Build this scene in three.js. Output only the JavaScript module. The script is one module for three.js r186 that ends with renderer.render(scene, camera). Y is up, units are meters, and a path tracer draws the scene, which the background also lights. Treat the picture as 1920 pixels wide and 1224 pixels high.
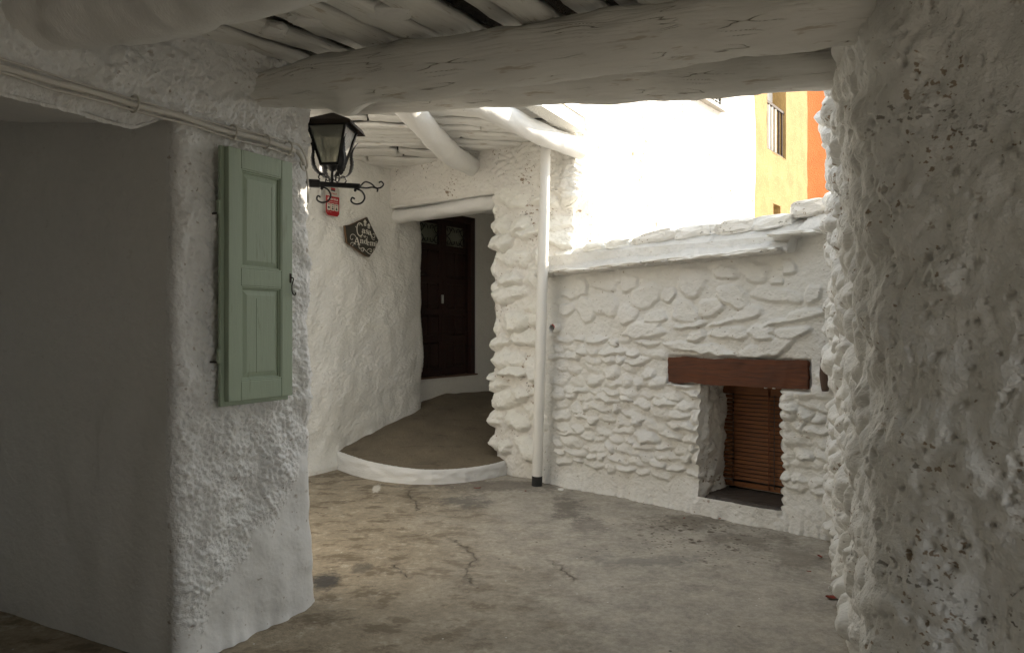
import * as THREE from 'three';
import { mergeGeometries } from 'three/addons/utils/BufferGeometryUtils.js';
import { RoundedBoxGeometry } from 'three/addons/geometries/RoundedBoxGeometry.js';
import { createNoise2D, createNoise3D } from 'simplex-noise';

// ------------------------------------------------------------------ camera, sky, sun, exposure
const scene = new THREE.Scene();
const camera = new THREE.PerspectiveCamera(47.2, 1024 / 652, 0.05, 400);
camera.position.set(0, 1.6, 0);
camera.lookAt(0, 1.6, -10);

const renderer = new THREE.WebGLRenderer({ antialias: true });
renderer.toneMapping = THREE.LinearToneMapping;
renderer.toneMappingExposure = 4.15;
renderer.shadowMap.enabled = true;

const SUN = new THREE.Vector3(0.833, 0.485, -0.265).normalize();
// hazy summer sky: pale overhead, a little warmer and brighter towards the horizon and round the sun
{
  const W = 256, H = 128, data = new Float32Array(W * H * 4), v = new THREE.Vector3();
  for (let r = 0; r < H; r++) for (let c = 0; c < W; c++) {
    const up = ((r + 0.5) / H - 0.5) * Math.PI, round = ((c + 0.5) / W - 0.5) * 2 * Math.PI;
    v.set(Math.cos(round) * Math.cos(up), Math.sin(up), Math.sin(round) * Math.cos(up));
    const e = Math.max(0, v.y), k = Math.pow(1 - e, 2), glow = 1.0 * Math.pow(Math.max(0, v.dot(SUN)), 5), o = (r * W + c) * 4;
    data[o] = 0.36 * (0.865 + 0.20 * k + glow); data[o + 1] = 0.36 * (0.955 + 0.185 * k + glow * 0.95); data[o + 2] = 0.36 * (1.06 + 0.13 * k + glow * 0.80); data[o + 3] = 1;
  }
  const t = new THREE.DataTexture(data, W, H, THREE.RGBAFormat, THREE.FloatType); t.mapping = THREE.EquirectangularReflectionMapping; t.magFilter = THREE.LinearFilter; t.needsUpdate = true;
  scene.background = t; scene.environment = t;
}

const sun = new THREE.DirectionalLight(0xfff1de, 2.7);
sun.name = 'sun';
sun.position.copy(SUN).multiplyScalar(40);
sun.castShadow = true;
Object.assign(sun.shadow.camera, { left: -16, right: 16, top: 16, bottom: -16, near: 1, far: 90 });
sun.shadow.mapSize.set(2048, 2048);
scene.add(sun);

// ------------------------------------------------------------------ tools
const mulberry = (a) => () => { a = (a + 0x6d2b79f5) | 0; let t = Math.imul(a ^ (a >>> 15), 1 | a); t = (t + Math.imul(t ^ (t >>> 7), 61 | t)) ^ t; return ((t ^ (t >>> 14)) >>> 0) / 4294967296; };
const N2 = createNoise2D(mulberry(11)), N3 = createNoise3D(mulberry(12));
const clamp = (x, a = 0, b = 1) => Math.min(b, Math.max(a, x));
const sstep = (a, b, x) => { const t = clamp((x - a) / (b - a)); return t * t * (3 - 2 * t); };
const lerp = (a, b, t) => a + (b - a) * t;
const fbm2 = (x, y, o = 4, g = 0.5) => { let s = 0, a = 1, n = 0; for (let i = 0; i < o; i++) { s += a * N2(x, y); n += a; a *= g; x = x * 2.03 + 7.1; y = y * 2.03 - 3.7; } return s / n; };
const hash2 = (i, j, k = 0) => { let h = Math.imul(i, 374761393) ^ Math.imul(j, 668265263) ^ Math.imul(k + 17, 974634721); h = Math.imul(h ^ (h >>> 13), 1274126177); return ((h ^ (h >>> 16)) >>> 0) / 4294967296; };
// distance to the nearest of jittered points (cell size 1) and that point's own number
function cells(x, y, k = 0) {
  const ix = Math.floor(x), iy = Math.floor(y); let best = 9, id = 0;
  for (let j = -1; j <= 1; j++) for (let i = -1; i <= 1; i++) {
    const cx = ix + i + hash2(ix + i, iy + j, k), cy = iy + j + hash2(ix + i, iy + j, k + 1), d = (cx - x) ** 2 + (cy - y) ** 2;
    if (d < best) { best = d; id = hash2(ix + i, iy + j, k + 2); }
  }
  return [Math.sqrt(best), id];
}
// plan points are [x, depth]; depth runs away from the camera, so z = -depth
const P3 = (x, y, d) => new THREE.Vector3(x, y, -d);

const taken = new Map();
function numbered(name) { const n = taken.get(name) || 0; taken.set(name, n + 1); return n ? name + '_' + String(n).padStart(3, '0') : name; }
function shade(o) { o.castShadow = true; o.receiveShadow = true; return o; }
function tag(o, label, category, group) { o.userData.label = label; o.userData.category = category; if (group) o.userData.group = group; return o; }
function thing(name, label, category, group, at = [0, 0, 0]) { const g = new THREE.Group(); g.name = numbered(name); g.position.set(...at); scene.add(g); return tag(g, label, category, group); }
function structure(name) { const g = new THREE.Group(); g.name = numbered(name); g.userData.kind = 'structure'; scene.add(g); return g; }
function part(name, geo, mat, parent) { const m = shade(new THREE.Mesh(geo, mat)); m.name = name; parent.add(m); return m; }

function planPath(pts, radius = 0.05) {
  const out = [];
  pts.forEach((p, i) => {
    if (i === 0 || i === pts.length - 1) { out.push(p.slice(0, 2)); return; }
    const r = p[2] ?? radius, a = pts[i - 1], b = pts[i + 1];
    const la = Math.hypot(p[0] - a[0], p[1] - a[1]), lb = Math.hypot(b[0] - p[0], b[1] - p[1]);
    const ra = Math.min(r, la * 0.49), rb = Math.min(r, lb * 0.49);
    const A = [p[0] + (a[0] - p[0]) * ra / la, p[1] + (a[1] - p[1]) * ra / la], B = [p[0] + (b[0] - p[0]) * rb / lb, p[1] + (b[1] - p[1]) * rb / lb];
    for (let k = 0; k <= 8; k++) { const t = k / 8, s = 1 - t; out.push([s * s * A[0] + 2 * s * t * p[0] + t * t * B[0], s * s * A[1] + 2 * s * t * p[1] + t * t * B[1]]); }
  });
  const len = [0];
  for (let i = 1; i < out.length; i++) len.push(len[i - 1] + Math.hypot(out[i][0] - out[i - 1][0], out[i][1] - out[i - 1][1]));
  const seg = out.slice(1).map((p, i) => { const l = len[i + 1] - len[i] || 1; return [(p[0] - out[i][0]) / l, (p[1] - out[i][1]) / l]; });
  const nor = out.map((p, i) => { const s = seg[Math.max(0, i - 1)], t = seg[Math.min(seg.length - 1, i)]; let a = s[0] + t[0], b = s[1] + t[1]; const l = Math.hypot(a, b); return [b / l, -a / l]; });
  const f = (u) => {
    let i = 0; const c = clamp(u, 0, len[len.length - 1]);
    while (i < len.length - 2 && len[i + 1] < c) i++;
    const t = (c - len[i]) / (len[i + 1] - len[i] || 1), ex = u - c;
    let nx = lerp(nor[i][0], nor[i + 1][0], t), nd = lerp(nor[i][1], nor[i + 1][1], t); const l = Math.hypot(nx, nd);
    return [lerp(out[i][0], out[i + 1][0], t) + ex * seg[i][0], lerp(out[i][1], out[i + 1][1], t) + ex * seg[i][1], nx / l, nd / l];
  };
  f.length_ = len[len.length - 1];
  return f;
}
const range = (a, b, step) => { const n = Math.max(1, Math.round((b - a) / step)); return Array.from({ length: n + 1 }, (_, i) => a + (b - a) * i / n); };

const REST = 1000000;   // the id of stones past the largest few hundred: together one part
// A displaced sheet: point(u, v) gives world coordinates. Cells are dealt out to the base mesh or, where pick() names a stone, to that stone's own mesh, all with the sheet's shared normals.
function sheet(parent, name, mat, us, vs, point, { skip, pick, stoneName = 'stone', flip = false, stoneMat } = {}) {
  const nu = us.length, nv = vs.length, pos = new Float32Array(nu * nv * 3), nor = new Float32Array(nu * nv * 3), uv = new Float32Array(nu * nv * 2);
  for (let i = 0; i < nu; i++) { const ctx = point.col ? point.col(us[i]) : undefined; for (let j = 0; j < nv; j++) { const k = i * nv + j, p = point(us[i], vs[j], ctx); pos[k * 3] = p[0]; pos[k * 3 + 1] = p[1]; pos[k * 3 + 2] = p[2]; uv[k * 2] = us[i]; uv[k * 2 + 1] = vs[j]; } }
  for (let i = 0; i < nu; i++) for (let j = 0; j < nv; j++) {
    const a = (Math.max(0, i - 1) * nv + j) * 3, b = (Math.min(nu - 1, i + 1) * nv + j) * 3, c = (i * nv + Math.max(0, j - 1)) * 3, d = (i * nv + Math.min(nv - 1, j + 1)) * 3;
    const ux = pos[b] - pos[a], uy = pos[b + 1] - pos[a + 1], uz = pos[b + 2] - pos[a + 2], vx = pos[d] - pos[c], vy = pos[d + 1] - pos[c + 1], vz = pos[d + 2] - pos[c + 2];
    let x = uy * vz - uz * vy, y = uz * vx - ux * vz, z = ux * vy - uy * vx; const l = (Math.hypot(x, y, z) || 1) * (flip ? -1 : 1), k = (i * nv + j) * 3;
    nor[k] = x / l; nor[k + 1] = y / l; nor[k + 2] = z / l;
  }
  const groups = new Map();
  for (let i = 0; i < nu - 1; i++) for (let j = 0; j < nv - 1; j++) {
    const cu = (us[i] + us[i + 1]) / 2, cv = (vs[j] + vs[j + 1]) / 2;
    if (skip && skip(cu, cv)) continue;
    const id = pick ? pick(cu, cv) : -1;
    let g = groups.get(id); if (!g) groups.set(id, g = []);
    g.push(i * nv + j);
  }
  const made = [];
  for (const [id, list] of [...groups].sort((a, b) => a[0] - b[0])) {
    const map = new Map(), idx = [], order = [];
    const at = (k) => { let m = map.get(k); if (m === undefined) { m = order.length; map.set(k, m); order.push(k); } return m; };
    for (const k of list) { const a = at(k), b = at(k + nv), c = at(k + nv + 1), d = at(k + 1); if (flip) idx.push(a, c, b, a, d, c); else idx.push(a, b, c, a, c, d); }
    const P = new Float32Array(order.length * 3), Nn = new Float32Array(order.length * 3), U = new Float32Array(order.length * 2);
    order.forEach((k, m) => { for (let c = 0; c < 3; c++) { P[m * 3 + c] = pos[k * 3 + c]; Nn[m * 3 + c] = nor[k * 3 + c]; } U[m * 2] = uv[k * 2]; U[m * 2 + 1] = uv[k * 2 + 1]; });
    const g = new THREE.BufferGeometry();
    g.setAttribute('position', new THREE.BufferAttribute(P, 3)); g.setAttribute('normal', new THREE.BufferAttribute(Nn, 3)); g.setAttribute('uv', new THREE.BufferAttribute(U, 2)); g.setIndex(idx);
    const m = part(id < 0 ? name : id === REST ? 'remaining_stones' : stoneName, g, id < 0 ? mat : (stoneMat || mat), parent); if (id === REST) m.userData.kind = 'stuff'; made.push(m);
  }
  return made;
}
// wall(path, disp): a point() for sheet(); disp(u, y) pushes the surface out along its normal, lean(y) shifts it too
const wallPoint = (path, disp) => { const f = (u, y, c) => { const h = disp(u, y); return [c[0] + c[2] * h, y, -(c[1] + c[3] * h)]; }; f.col = (u) => path(u); return f; };
function prism(plan, y0, y1) {
  const s = new THREE.Shape(plan.map(([x, d]) => new THREE.Vector2(x, d)));
  const g = new THREE.ExtrudeGeometry(s, { depth: y1 - y0, bevelEnabled: false });
  g.rotateX(-Math.PI / 2); g.translate(0, y0, 0);   // (x, d, h) -> (x, h, -d)
  return g;
}
function boxAt(w, h, d, x = 0, y = 0, z = 0, r = 0) { const g = r ? new RoundedBoxGeometry(w, h, d, 2, r) : new THREE.BoxGeometry(w, h, d); g.translate(x, y, z); return g; }
function metreUV(g) {   // uv in metres from the face direction
  g = g.index ? g.toNonIndexed() : g; if (!g.attributes.normal) g.computeVertexNormals();
  const p = g.attributes.position, n = g.attributes.normal, uv = new Float32Array(p.count * 2);
  for (let i = 0; i < p.count; i++) { const ax = Math.abs(n.getX(i)), ay = Math.abs(n.getY(i)), az = Math.abs(n.getZ(i)); const [a, b] = ay > ax && ay > az ? [p.getX(i), p.getZ(i)] : ax > az ? [p.getZ(i), p.getY(i)] : [p.getX(i), p.getY(i)]; uv[i * 2] = a; uv[i * 2 + 1] = b; }
  g.setAttribute('uv', new THREE.BufferAttribute(uv, 2)); return g;
}
// a log along points, with its own swelling and knots; uv in metres (along, around)
function logGeo(pts, radius, { rings = 60, sides = 22, rough = 0.01, seed = 0, squash = 1, caps = true } = {}) {
  const curve = new THREE.CatmullRomCurve3(pts), pos = [], uv = [], idx = [], L = curve.getLength(), up = new THREE.Vector3(0, 1, 0);
  for (let i = 0; i <= rings; i++) {
    const t = i / rings, c = curve.getPoint(t), T = curve.getTangent(t), S = new THREE.Vector3().crossVectors(T, up).normalize(), U = new THREE.Vector3().crossVectors(S, T).normalize();
    for (let k = 0; k <= sides; k++) {
      const a = (k % sides) / sides * Math.PI * 2, ca = Math.cos(a), sa = Math.sin(a), s = t * L;
      let r = radius(t, a) + rough * (N3(s * 2.1 + seed, ca * 0.8, sa * 0.8) * 1.2 + 0.5 * N3(s * 6 + seed, ca * 2.2, sa * 2.2) + 0.25 * N3(s * 9, ca * 7 + seed, sa * 7));
      const p = c.clone().addScaledVector(S, ca * r * squash).addScaledVector(U, sa * r);
      pos.push(p.x, p.y, p.z); uv.push(s, k / sides * 2 * Math.PI * 0.13);
    }
  }
  const w = sides + 1;
  for (let i = 0; i < rings; i++) for (let k = 0; k < sides; k++) { const a = i * w + k, b = a + 1, c = a + w, d = c + 1; idx.push(a, b, c, b, d, c); }
  if (caps) for (const e of [0, rings]) { const o = pos.length / 3, c = curve.getPoint(e / rings); pos.push(c.x, c.y, c.z); uv.push(0, 0); for (let k = 0; k < sides; k++) { const a = e * w + k; if (e) idx.push(o, a, a + 1); else idx.push(o, a + 1, a); } }
  const g = new THREE.BufferGeometry(); g.setAttribute('position', new THREE.Float32BufferAttribute(pos, 3)); g.setAttribute('uv', new THREE.Float32BufferAttribute(uv, 2)); g.setIndex(idx); g.computeVertexNormals();
  const n = g.attributes.normal;   // close the seam of the smooth shading
  for (let i = 0; i <= rings; i++) { const a = i * w, b = a + sides, x = n.getX(a) + n.getX(b), y = n.getY(a) + n.getY(b), z = n.getZ(a) + n.getZ(b), l = Math.hypot(x, y, z) || 1; n.setXYZ(a, x / l, y / l, z / l); n.setXYZ(b, x / l, y / l, z / l); }
  return g;
}
const tube = (pts, r, seg = 24, sides = 8) => new THREE.TubeGeometry(new THREE.CatmullRomCurve3(pts.map((p) => p.isVector3 ? p : new THREE.Vector3(...p))), seg, r, sides);
// a split plank from a to b: uneven width, waney edges, a little twist
function plankGeo(a, b, w, t, seed, { segs = 14, wane = 0.18, sag = 0.01 } = {}) {
  const D = b.clone().sub(a), L = D.length(), T = D.clone().normalize(), S = new THREE.Vector3().crossVectors(T, new THREE.Vector3(0, 1, 0)).normalize(), U = new THREE.Vector3().crossVectors(S, T);
  const prof = [[-0.5, 0.5], [-0.5, -0.1], [-0.42, -0.42], [-0.15, -0.5], [0.15, -0.5], [0.42, -0.42], [0.5, -0.1], [0.5, 0.5]], n = prof.length, pos = [], uv = [], idx = [];
  for (let i = 0; i <= segs; i++) {
    const f = i / segs, s = f * L, c = a.clone().lerp(b, f).addScaledVector(U, -sag * Math.sin(f * Math.PI) + 0.006 * N2(s * 1.7, seed));
    for (let k = 0; k <= n; k++) {
      const [x, y] = prof[k % n], e = 1 + wane * N2(s * 1.3 + seed * 3.1, x > 0 ? 5 + seed : -5 - seed) + 0.1 * N2(s * 6, x * 4 + seed), q = c.clone().addScaledVector(S, x * w * e + 0.01 * N2(s * 2, seed + 9)).addScaledVector(U, y * t * (1 + 0.35 * N2(s * 3 + seed, x * 3)) + 0.02 * x * N2(s * 0.9, seed - 4));
      pos.push(q.x, q.y, q.z); uv.push(s + seed * 0.37, k * w * 0.3 + seed * 0.21);
    }
  }
  const W = n + 1;
  for (let i = 0; i < segs; i++) for (let k = 0; k < n; k++) { const p = i * W + k; idx.push(p, p + W, p + 1, p + 1, p + W, p + W + 1); }
  for (const e of [0, segs]) { const o = e * W; for (let k = 1; k < n - 1; k++) { if (e) idx.push(o, o + k + 1, o + k); else idx.push(o, o + k, o + k + 1); } }
  const g = new THREE.BufferGeometry(); g.setAttribute('position', new THREE.Float32BufferAttribute(pos, 3)); g.setAttribute('uv', new THREE.Float32BufferAttribute(uv, 2)); g.setIndex(idx); g.computeVertexNormals(); return g;
}
// an irregular rock, longest along x
function rockGeo(a, b, c, seed) {
  const g = new THREE.IcosahedronGeometry(1, 3), p = g.attributes.position;
  for (let i = 0; i < p.count; i++) {
    const x = p.getX(i), y = p.getY(i), z = p.getZ(i), q = (v) => Math.sign(v) * Math.pow(Math.abs(v), 0.62), r = 1 + 0.14 * N3(x * 1.3 + seed, y * 1.3, z * 1.3) + 0.05 * N3(x * 4, y * 4 + seed, z * 4);
    p.setXYZ(i, q(x) * a * r, q(y) * b * r, q(z) * c * r);
  }
  const u = metreUV(g); u.computeVertexNormals();
  return u;
}

// ------------------------------------------------------------------ textures
const perm = (() => { const r = mulberry(77), p = new Uint8Array(512), a = Array.from({ length: 256 }, (_, i) => i); for (let i = 255; i > 0; i--) { const j = Math.floor(r() * (i + 1)); [a[i], a[j]] = [a[j], a[i]]; } for (let i = 0; i < 512; i++) p[i] = a[i & 255]; return p; })();
const GX = Array.from({ length: 16 }, (_, i) => Math.cos(i * Math.PI / 8)), GY = Array.from({ length: 16 }, (_, i) => Math.sin(i * Math.PI / 8));
function pn(x, y, px, py, s = 0) {   // noise that repeats every px, py
  const ix = Math.floor(x), iy = Math.floor(y), fx = x - ix, fy = y - iy, x0 = ((ix % px) + px) % px, x1 = (x0 + 1) % px, y0 = ((iy % py) + py) % py, y1 = (y0 + 1) % py;
  const u = fx * fx * fx * (fx * (fx * 6 - 15) + 10), v = fy * fy * fy * (fy * (fy * 6 - 15) + 10);
  const g = (a, b, dx, dy) => { const h = perm[(perm[(a + s) & 255] + b) & 255] & 15; return GX[h] * dx + GY[h] * dy; };
  return 1.5 * lerp(lerp(g(x0, y0, fx, fy), g(x1, y0, fx - 1, fy), u), lerp(g(x0, y1, fx, fy - 1), g(x1, y1, fx - 1, fy - 1), u), v);
}
const pf = (u, v, f, o = 4, s = 0, gain = 0.5, fy = f) => { let t = 0, a = 1, n = 0; for (let i = 0; i < o; i++) { t += a * pn(u * f, v * fy, f, fy, s + i * 13); n += a; a *= gain; f *= 2; fy *= 2; } return t / n; };
function texture(w, h, fn, { color = true, metres = [1, 1], wrap = THREE.RepeatWrapping } = {}) {
  const data = new Uint8Array(w * h * 4), enc = (x) => color ? (x <= 0.0031308 ? x * 12.92 : 1.055 * Math.pow(x, 1 / 2.4) - 0.055) : x;
  for (let y = 0, o = 0; y < h; y++) for (let x = 0; x < w; x++, o += 4) { const c = fn((x + 0.5) / w, (y + 0.5) / h), rgb = typeof c === 'number' ? [c, c, c] : c; for (let k = 0; k < 3; k++) data[o + k] = 255 * enc(clamp(rgb[k])); data[o + 3] = 255; }
  const t = new THREE.DataTexture(data, w, h); t.magFilter = THREE.LinearFilter; t.minFilter = THREE.LinearMipmapLinearFilter; t.generateMipmaps = true; t.wrapS = t.wrapT = wrap; if (color) t.colorSpace = THREE.SRGBColorSpace; t.repeat.set(1 / metres[0], 1 / metres[1]); t.needsUpdate = true; return t;
}
const mix3 = (a, b, t) => [lerp(a[0], b[0], t), lerp(a[1], b[1], t), lerp(a[2], b[2], t)];
const BROWN = [0.24, 0.16, 0.085], GREY = [0.20, 0.18, 0.15];
// whitewash: limewash patches, brush drift, dirt specks; `dirt` says how many, `spots` how large
function washTexture(base, dirt, spots, seed, size = 768, metres = 2.2) {
  return texture(size, size, (u, v) => {
    const m = 1 + 0.05 * pf(u, v, 5, 4, seed) + 0.035 * pf(u, v, 40, 3, seed + 3), c = [base[0] * m, base[1] * m, base[2] * (m - 0.02 * pf(u, v, 3, 3, seed + 8))];
    const patch = sstep(-0.1, 0.5, pf(u, v, 4, 3, seed + 21)), a = pf(u, v, 46, 3, seed + 40, 0.6, 60), b = pf(u, v, 16, 4, seed + 60, 0.6, 22), th = 0.50 - 0.24 * patch * dirt;
    let t = sstep(th, th + 0.09, a) * clamp(dirt * 1.4) * 0.8;
    t = Math.max(t, sstep(0.46 - 0.16 * dirt * patch, 0.56 - 0.16 * dirt * patch, b) * spots);
    return mix3(c, pf(u, v, 9, 2, seed + 5) > 0.15 ? GREY : BROWN, clamp(t));
  }, { metres: [metres, metres] });
}
const WHITE = [0.80, 0.79, 0.76];
const texStone = washTexture([0.72, 0.71, 0.675], 0.55, 0.3, 181), texPlain = washTexture(WHITE, 0.12, 0.1, 1), texPier = washTexture([0.815, 0.81, 0.79], 0.5, 0.3, 141);
const texCream = washTexture([0.84, 0.825, 0.765], 0.3, 0.2, 31);
const texDirty = washTexture([0.79, 0.765, 0.71], 1.15, 0.85, 61, 768, 1.7);
const texRough = washTexture([0.745, 0.735, 0.70], 1.2, 0.5, 91, 768, 1.7);
const bumpStucco = texture(768, 768, (u, v) => { const a = pf(u, v, 34, 4, 7, 0.62), b = pf(u, v, 90, 3, 17, 0.6); return clamp(0.5 + 0.34 * a + 0.22 * b + 0.12 * Math.max(0, a) * 1.5); }, { color: false, metres: [1.1, 1.1] });
const bumpTrowel = texture(768, 768, (u, v) => { const d = 0.03 * pf(u, v, 6, 2, 3), a = pf(u + d, v - d, 26, 4, 27, 0.55, 44), b = pf(u, v, 80, 3, 37); return clamp(0.5 + 0.3 * a + 0.16 * b); }, { color: false, metres: [1.3, 1.3] });
const bumpFine = texture(768, 768, (u, v) => clamp(0.5 + 0.28 * pf(u, v, 60, 4, 44, 0.6) + 0.2 * pf(u, v, 9, 3, 54)), { color: false, metres: [1, 1] });
const bumpGrain = texture(768, 768, (u, v) => { const w = 0.02 * pf(u, v, 3, 2, 4), a = pf(u, v + w, 4, 4, 71, 0.6, 40), c = pf(u, v + w, 3, 2, 75, 0.5, 26), crack = sstep(0.035, 0.0, Math.abs(c)) * sstep(0.05, 0.35, pf(u, v, 4, 2, 81, 0.5, 9)); return clamp(0.6 + 0.25 * a - 0.55 * crack); }, { color: false, metres: [1.3, 0.8] });
const texLimedWood = texture(768, 768, (u, v) => {
  const w = 0.02 * pf(u, v, 3, 2, 4), a = pf(u, v + w, 4, 4, 71, 0.6, 40), c = pf(u, v + w, 3, 2, 75, 0.5, 26), crack = sstep(0.022, 0.0, Math.abs(c)) * sstep(0.05, 0.35, pf(u, v, 4, 2, 81, 0.5, 9));
  const m = 1 + 0.06 * a + 0.05 * pf(u, v, 6, 3, 90), worn = sstep(0.24, 0.5, pf(u, v, 5, 4, 101, 0.66, 18)) * 0.6;
  return mix3(mix3([0.80 * m, 0.785 * m, 0.74 * m], [0.42, 0.34, 0.24], worn), [0.22, 0.18, 0.13], crack * 0.8);
}, { metres: [1.3, 0.8] });
const woodTexture = (dark, light, seed, metres = [0.9, 0.5]) => texture(1024, 512, (u, v) => {
  const w = 0.05 * pf(u, v, 3, 3, seed), r = pf(u, v + w, 2, 5, seed + 5, 0.62, 26), f = pf(u, v, 6, 3, seed + 9, 0.6, 120), k = pf(u, v, 4, 3, seed + 15);
  return mix3(dark, light, clamp(0.5 + 0.55 * r + 0.22 * f + 0.25 * k));
}, { metres });
const texBrownWood = woodTexture([0.026, 0.007, 0.002], [0.15, 0.042, 0.009], 201);
const texDoorWood = woodTexture([0.008, 0.0026, 0.0016], [0.04, 0.0095, 0.0045], 231);
const texSlatWood = woodTexture([0.07, 0.020, 0.004], [0.23, 0.078, 0.012], 261, [0.7, 0.3]);
const texGreen = texture(512, 1024, (u, v) => {
  const m = 1 + 0.05 * pf(u, v, 6, 4, 301, 0.5, 3) + 0.05 * pf(u, v, 60, 2, 311, 0.5, 6), rub = sstep(0.26, 0.45, pf(u, v, 14, 4, 321, 0.65, 4)) * 0.45;
  return mix3([0.37 * m, 0.445 * m, 0.335 * m], [0.23, 0.27, 0.19], rub);
}, { metres: [0.7, 1.4] });
const bumpPaintWood = texture(512, 512, (u, v) => clamp(0.5 + 0.3 * pf(u, v, 40, 3, 331, 0.6, 4) + 0.12 * pf(u, v, 60, 3, 341)), { color: false, metres: [0.5, 0.5] });
const texRender = texture(1024, 1024, (u, v) => { const m = 1 + 0.3 * pf(u, v, 6, 5, 351) + 0.9 * Math.max(0, pf(u, v, 60, 3, 361, 0.6, 36) - 0.12); return [0.39 * m, 0.265 * m, 0.108 * m]; }, { metres: [3, 3] });
const texBurnt = texture(512, 512, (u, v) => { const m = 1 + 0.12 * pf(u, v, 6, 5, 371) + 0.1 * pf(u, v, 40, 3, 381); return [0.62 * m, 0.16 * m, 0.03 * m]; }, { metres: [3, 3] });

// the floor's own concrete, 5.2 m by 5.2 m of it: x from -2.6 to 2.6, depth from 3.6 to 8.8
const seg2 = (x, y, a, b) => { const dx = b[0] - a[0], dy = b[1] - a[1], t = clamp(((x - a[0]) * dx + (y - a[1]) * dy) / (dx * dx + dy * dy)); return Math.hypot(x - a[0] - t * dx, y - a[1] - t * dy); };
const CRACKS = [[[-0.47, 5.65], [-0.33, 5.38], [-0.25, 5.15], [-0.30, 4.92], [-0.27, 4.66]], [[0.27, 5.1], [0.33, 4.95], [0.35, 4.86], [0.40, 4.72]], [[-1.0, 7.3], [-0.97, 7.05], [-0.86, 6.75], [-0.82, 6.5]], [[-0.78, 5.0], [-0.70, 4.86], [-0.66, 4.75]]];
const crackAt = (x, d) => { if (x < -1.3 || x > 0.7 || d < 4.3 || d > 7.6) return 9; const wx = x + 0.025 * N2(x * 9, d * 9) + 0.004 * N2(x * 40, d * 40), wd = d + 0.02 * N2(x * 14 + 9, d * 14); let m = 9; for (const c of CRACKS) for (let i = 1; i < c.length; i++) m = Math.min(m, seg2(wx, wd, c[i - 1], c[i])); return m; };
function floorColour(u, v) {
  const x = -2.6 + 5.2 * u, d = 3.6 + 5.2 * v;
  const big = fbm2(x * 0.9, d * 0.9, 5, 0.55), mid = fbm2(x * 3.1 + 20, d * 3.1, 5, 0.6), fine = fbm2(x * 16, d * 16, 4, 0.65), streak = fbm2(x * 2.2 + 3, d * 3.4 + 4, 6, 0.66);
  let c = [0.38, 0.345, 0.29], m = 1 + 0.16 * big + 0.26 * mid + 0.26 * fine + 0.16 * fbm2(x * 70, d * 70, 2);
  const ochre = sstep(0.5, -1.2, x + 0.35 * big + 0.15 * (d - 6)) * 0.85;
  c = mix3(c, [0.30, 0.242, 0.162], ochre);
  c = c.map((k) => k * m);
  c = mix3(c, [0.105, 0.074, 0.04], sstep(0.0, 0.38, streak) * (0.14 + 0.6 * ochre));
  c = mix3(c, [0.48, 0.435, 0.35], sstep(0.2, 0.6, mid * 0.7 + fine * 0.5) * 0.5);
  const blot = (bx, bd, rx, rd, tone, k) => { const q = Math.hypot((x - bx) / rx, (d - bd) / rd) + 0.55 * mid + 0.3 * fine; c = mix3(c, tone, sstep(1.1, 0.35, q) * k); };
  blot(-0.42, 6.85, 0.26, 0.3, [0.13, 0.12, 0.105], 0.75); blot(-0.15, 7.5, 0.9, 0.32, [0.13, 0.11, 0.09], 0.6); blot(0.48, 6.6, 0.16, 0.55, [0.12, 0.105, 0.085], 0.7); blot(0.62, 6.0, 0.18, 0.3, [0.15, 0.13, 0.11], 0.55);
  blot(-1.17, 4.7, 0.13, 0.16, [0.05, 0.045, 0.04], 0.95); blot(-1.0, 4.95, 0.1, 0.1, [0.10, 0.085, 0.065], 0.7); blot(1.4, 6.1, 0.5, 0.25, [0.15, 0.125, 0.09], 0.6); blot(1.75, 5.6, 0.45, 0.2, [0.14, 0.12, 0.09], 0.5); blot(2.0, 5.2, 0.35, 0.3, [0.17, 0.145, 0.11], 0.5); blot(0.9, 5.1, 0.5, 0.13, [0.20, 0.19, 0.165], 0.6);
  const [cd, id] = cells(x * 13 + 0.5 * mid, d * 11), [ce, ie] = cells(x * 34, d * 30, 5), spotty = sstep(0.75, 0.15, Math.hypot((x - 1.4) / 1.0, (d - 5.7) / 1.15));
  c = mix3(c, [0.085, 0.062, 0.04], sstep(0.34, 0.22, cd + 0.2 * fine) * (id < 0.17 ? 1 : 0) * spotty * 0.9);
  c = mix3(c, [0.085, 0.062, 0.04], sstep(0.36, 0.25, ce) * (ie < 0.004 + 0.28 * spotty * sstep(0.1, 0.5, mid + 0.3) ? 1 : 0) * 0.8);
  c = mix3(c, [0.72, 0.70, 0.65], sstep(0.2, 0.12, ce) * (ie > 0.9965 ? 1 : 0));
  const splash = Math.hypot((x + 1.33 + 0.1 * (d - 7.3)) / 0.05, (d - 7.35) / 0.2) + 0.5 * fine; c = mix3(c, [0.66, 0.62, 0.54], sstep(1.0, 0.6, splash) * 0.85);
  const cr = crackAt(x, d); c = mix3(c, [0.045, 0.035, 0.025], sstep(0.009, 0.002, cr) * 0.65 * sstep(-0.5, 0.2, N2(x * 6, d * 6 + 3))); c = mix3(c, [0.11, 0.085, 0.06], sstep(0.06, 0.0, cr + 0.03 * fine) * 0.3);
  return c;
}
const placeFloor = (t) => { t.wrapS = t.wrapT = THREE.MirroredRepeatWrapping; t.repeat.set(1 / 5.2, 1 / 5.2); t.offset.set(0.5, -3.6 / 5.2); return t; };
const texFloor = placeFloor(texture(1536, 1536, floorColour));
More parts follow.
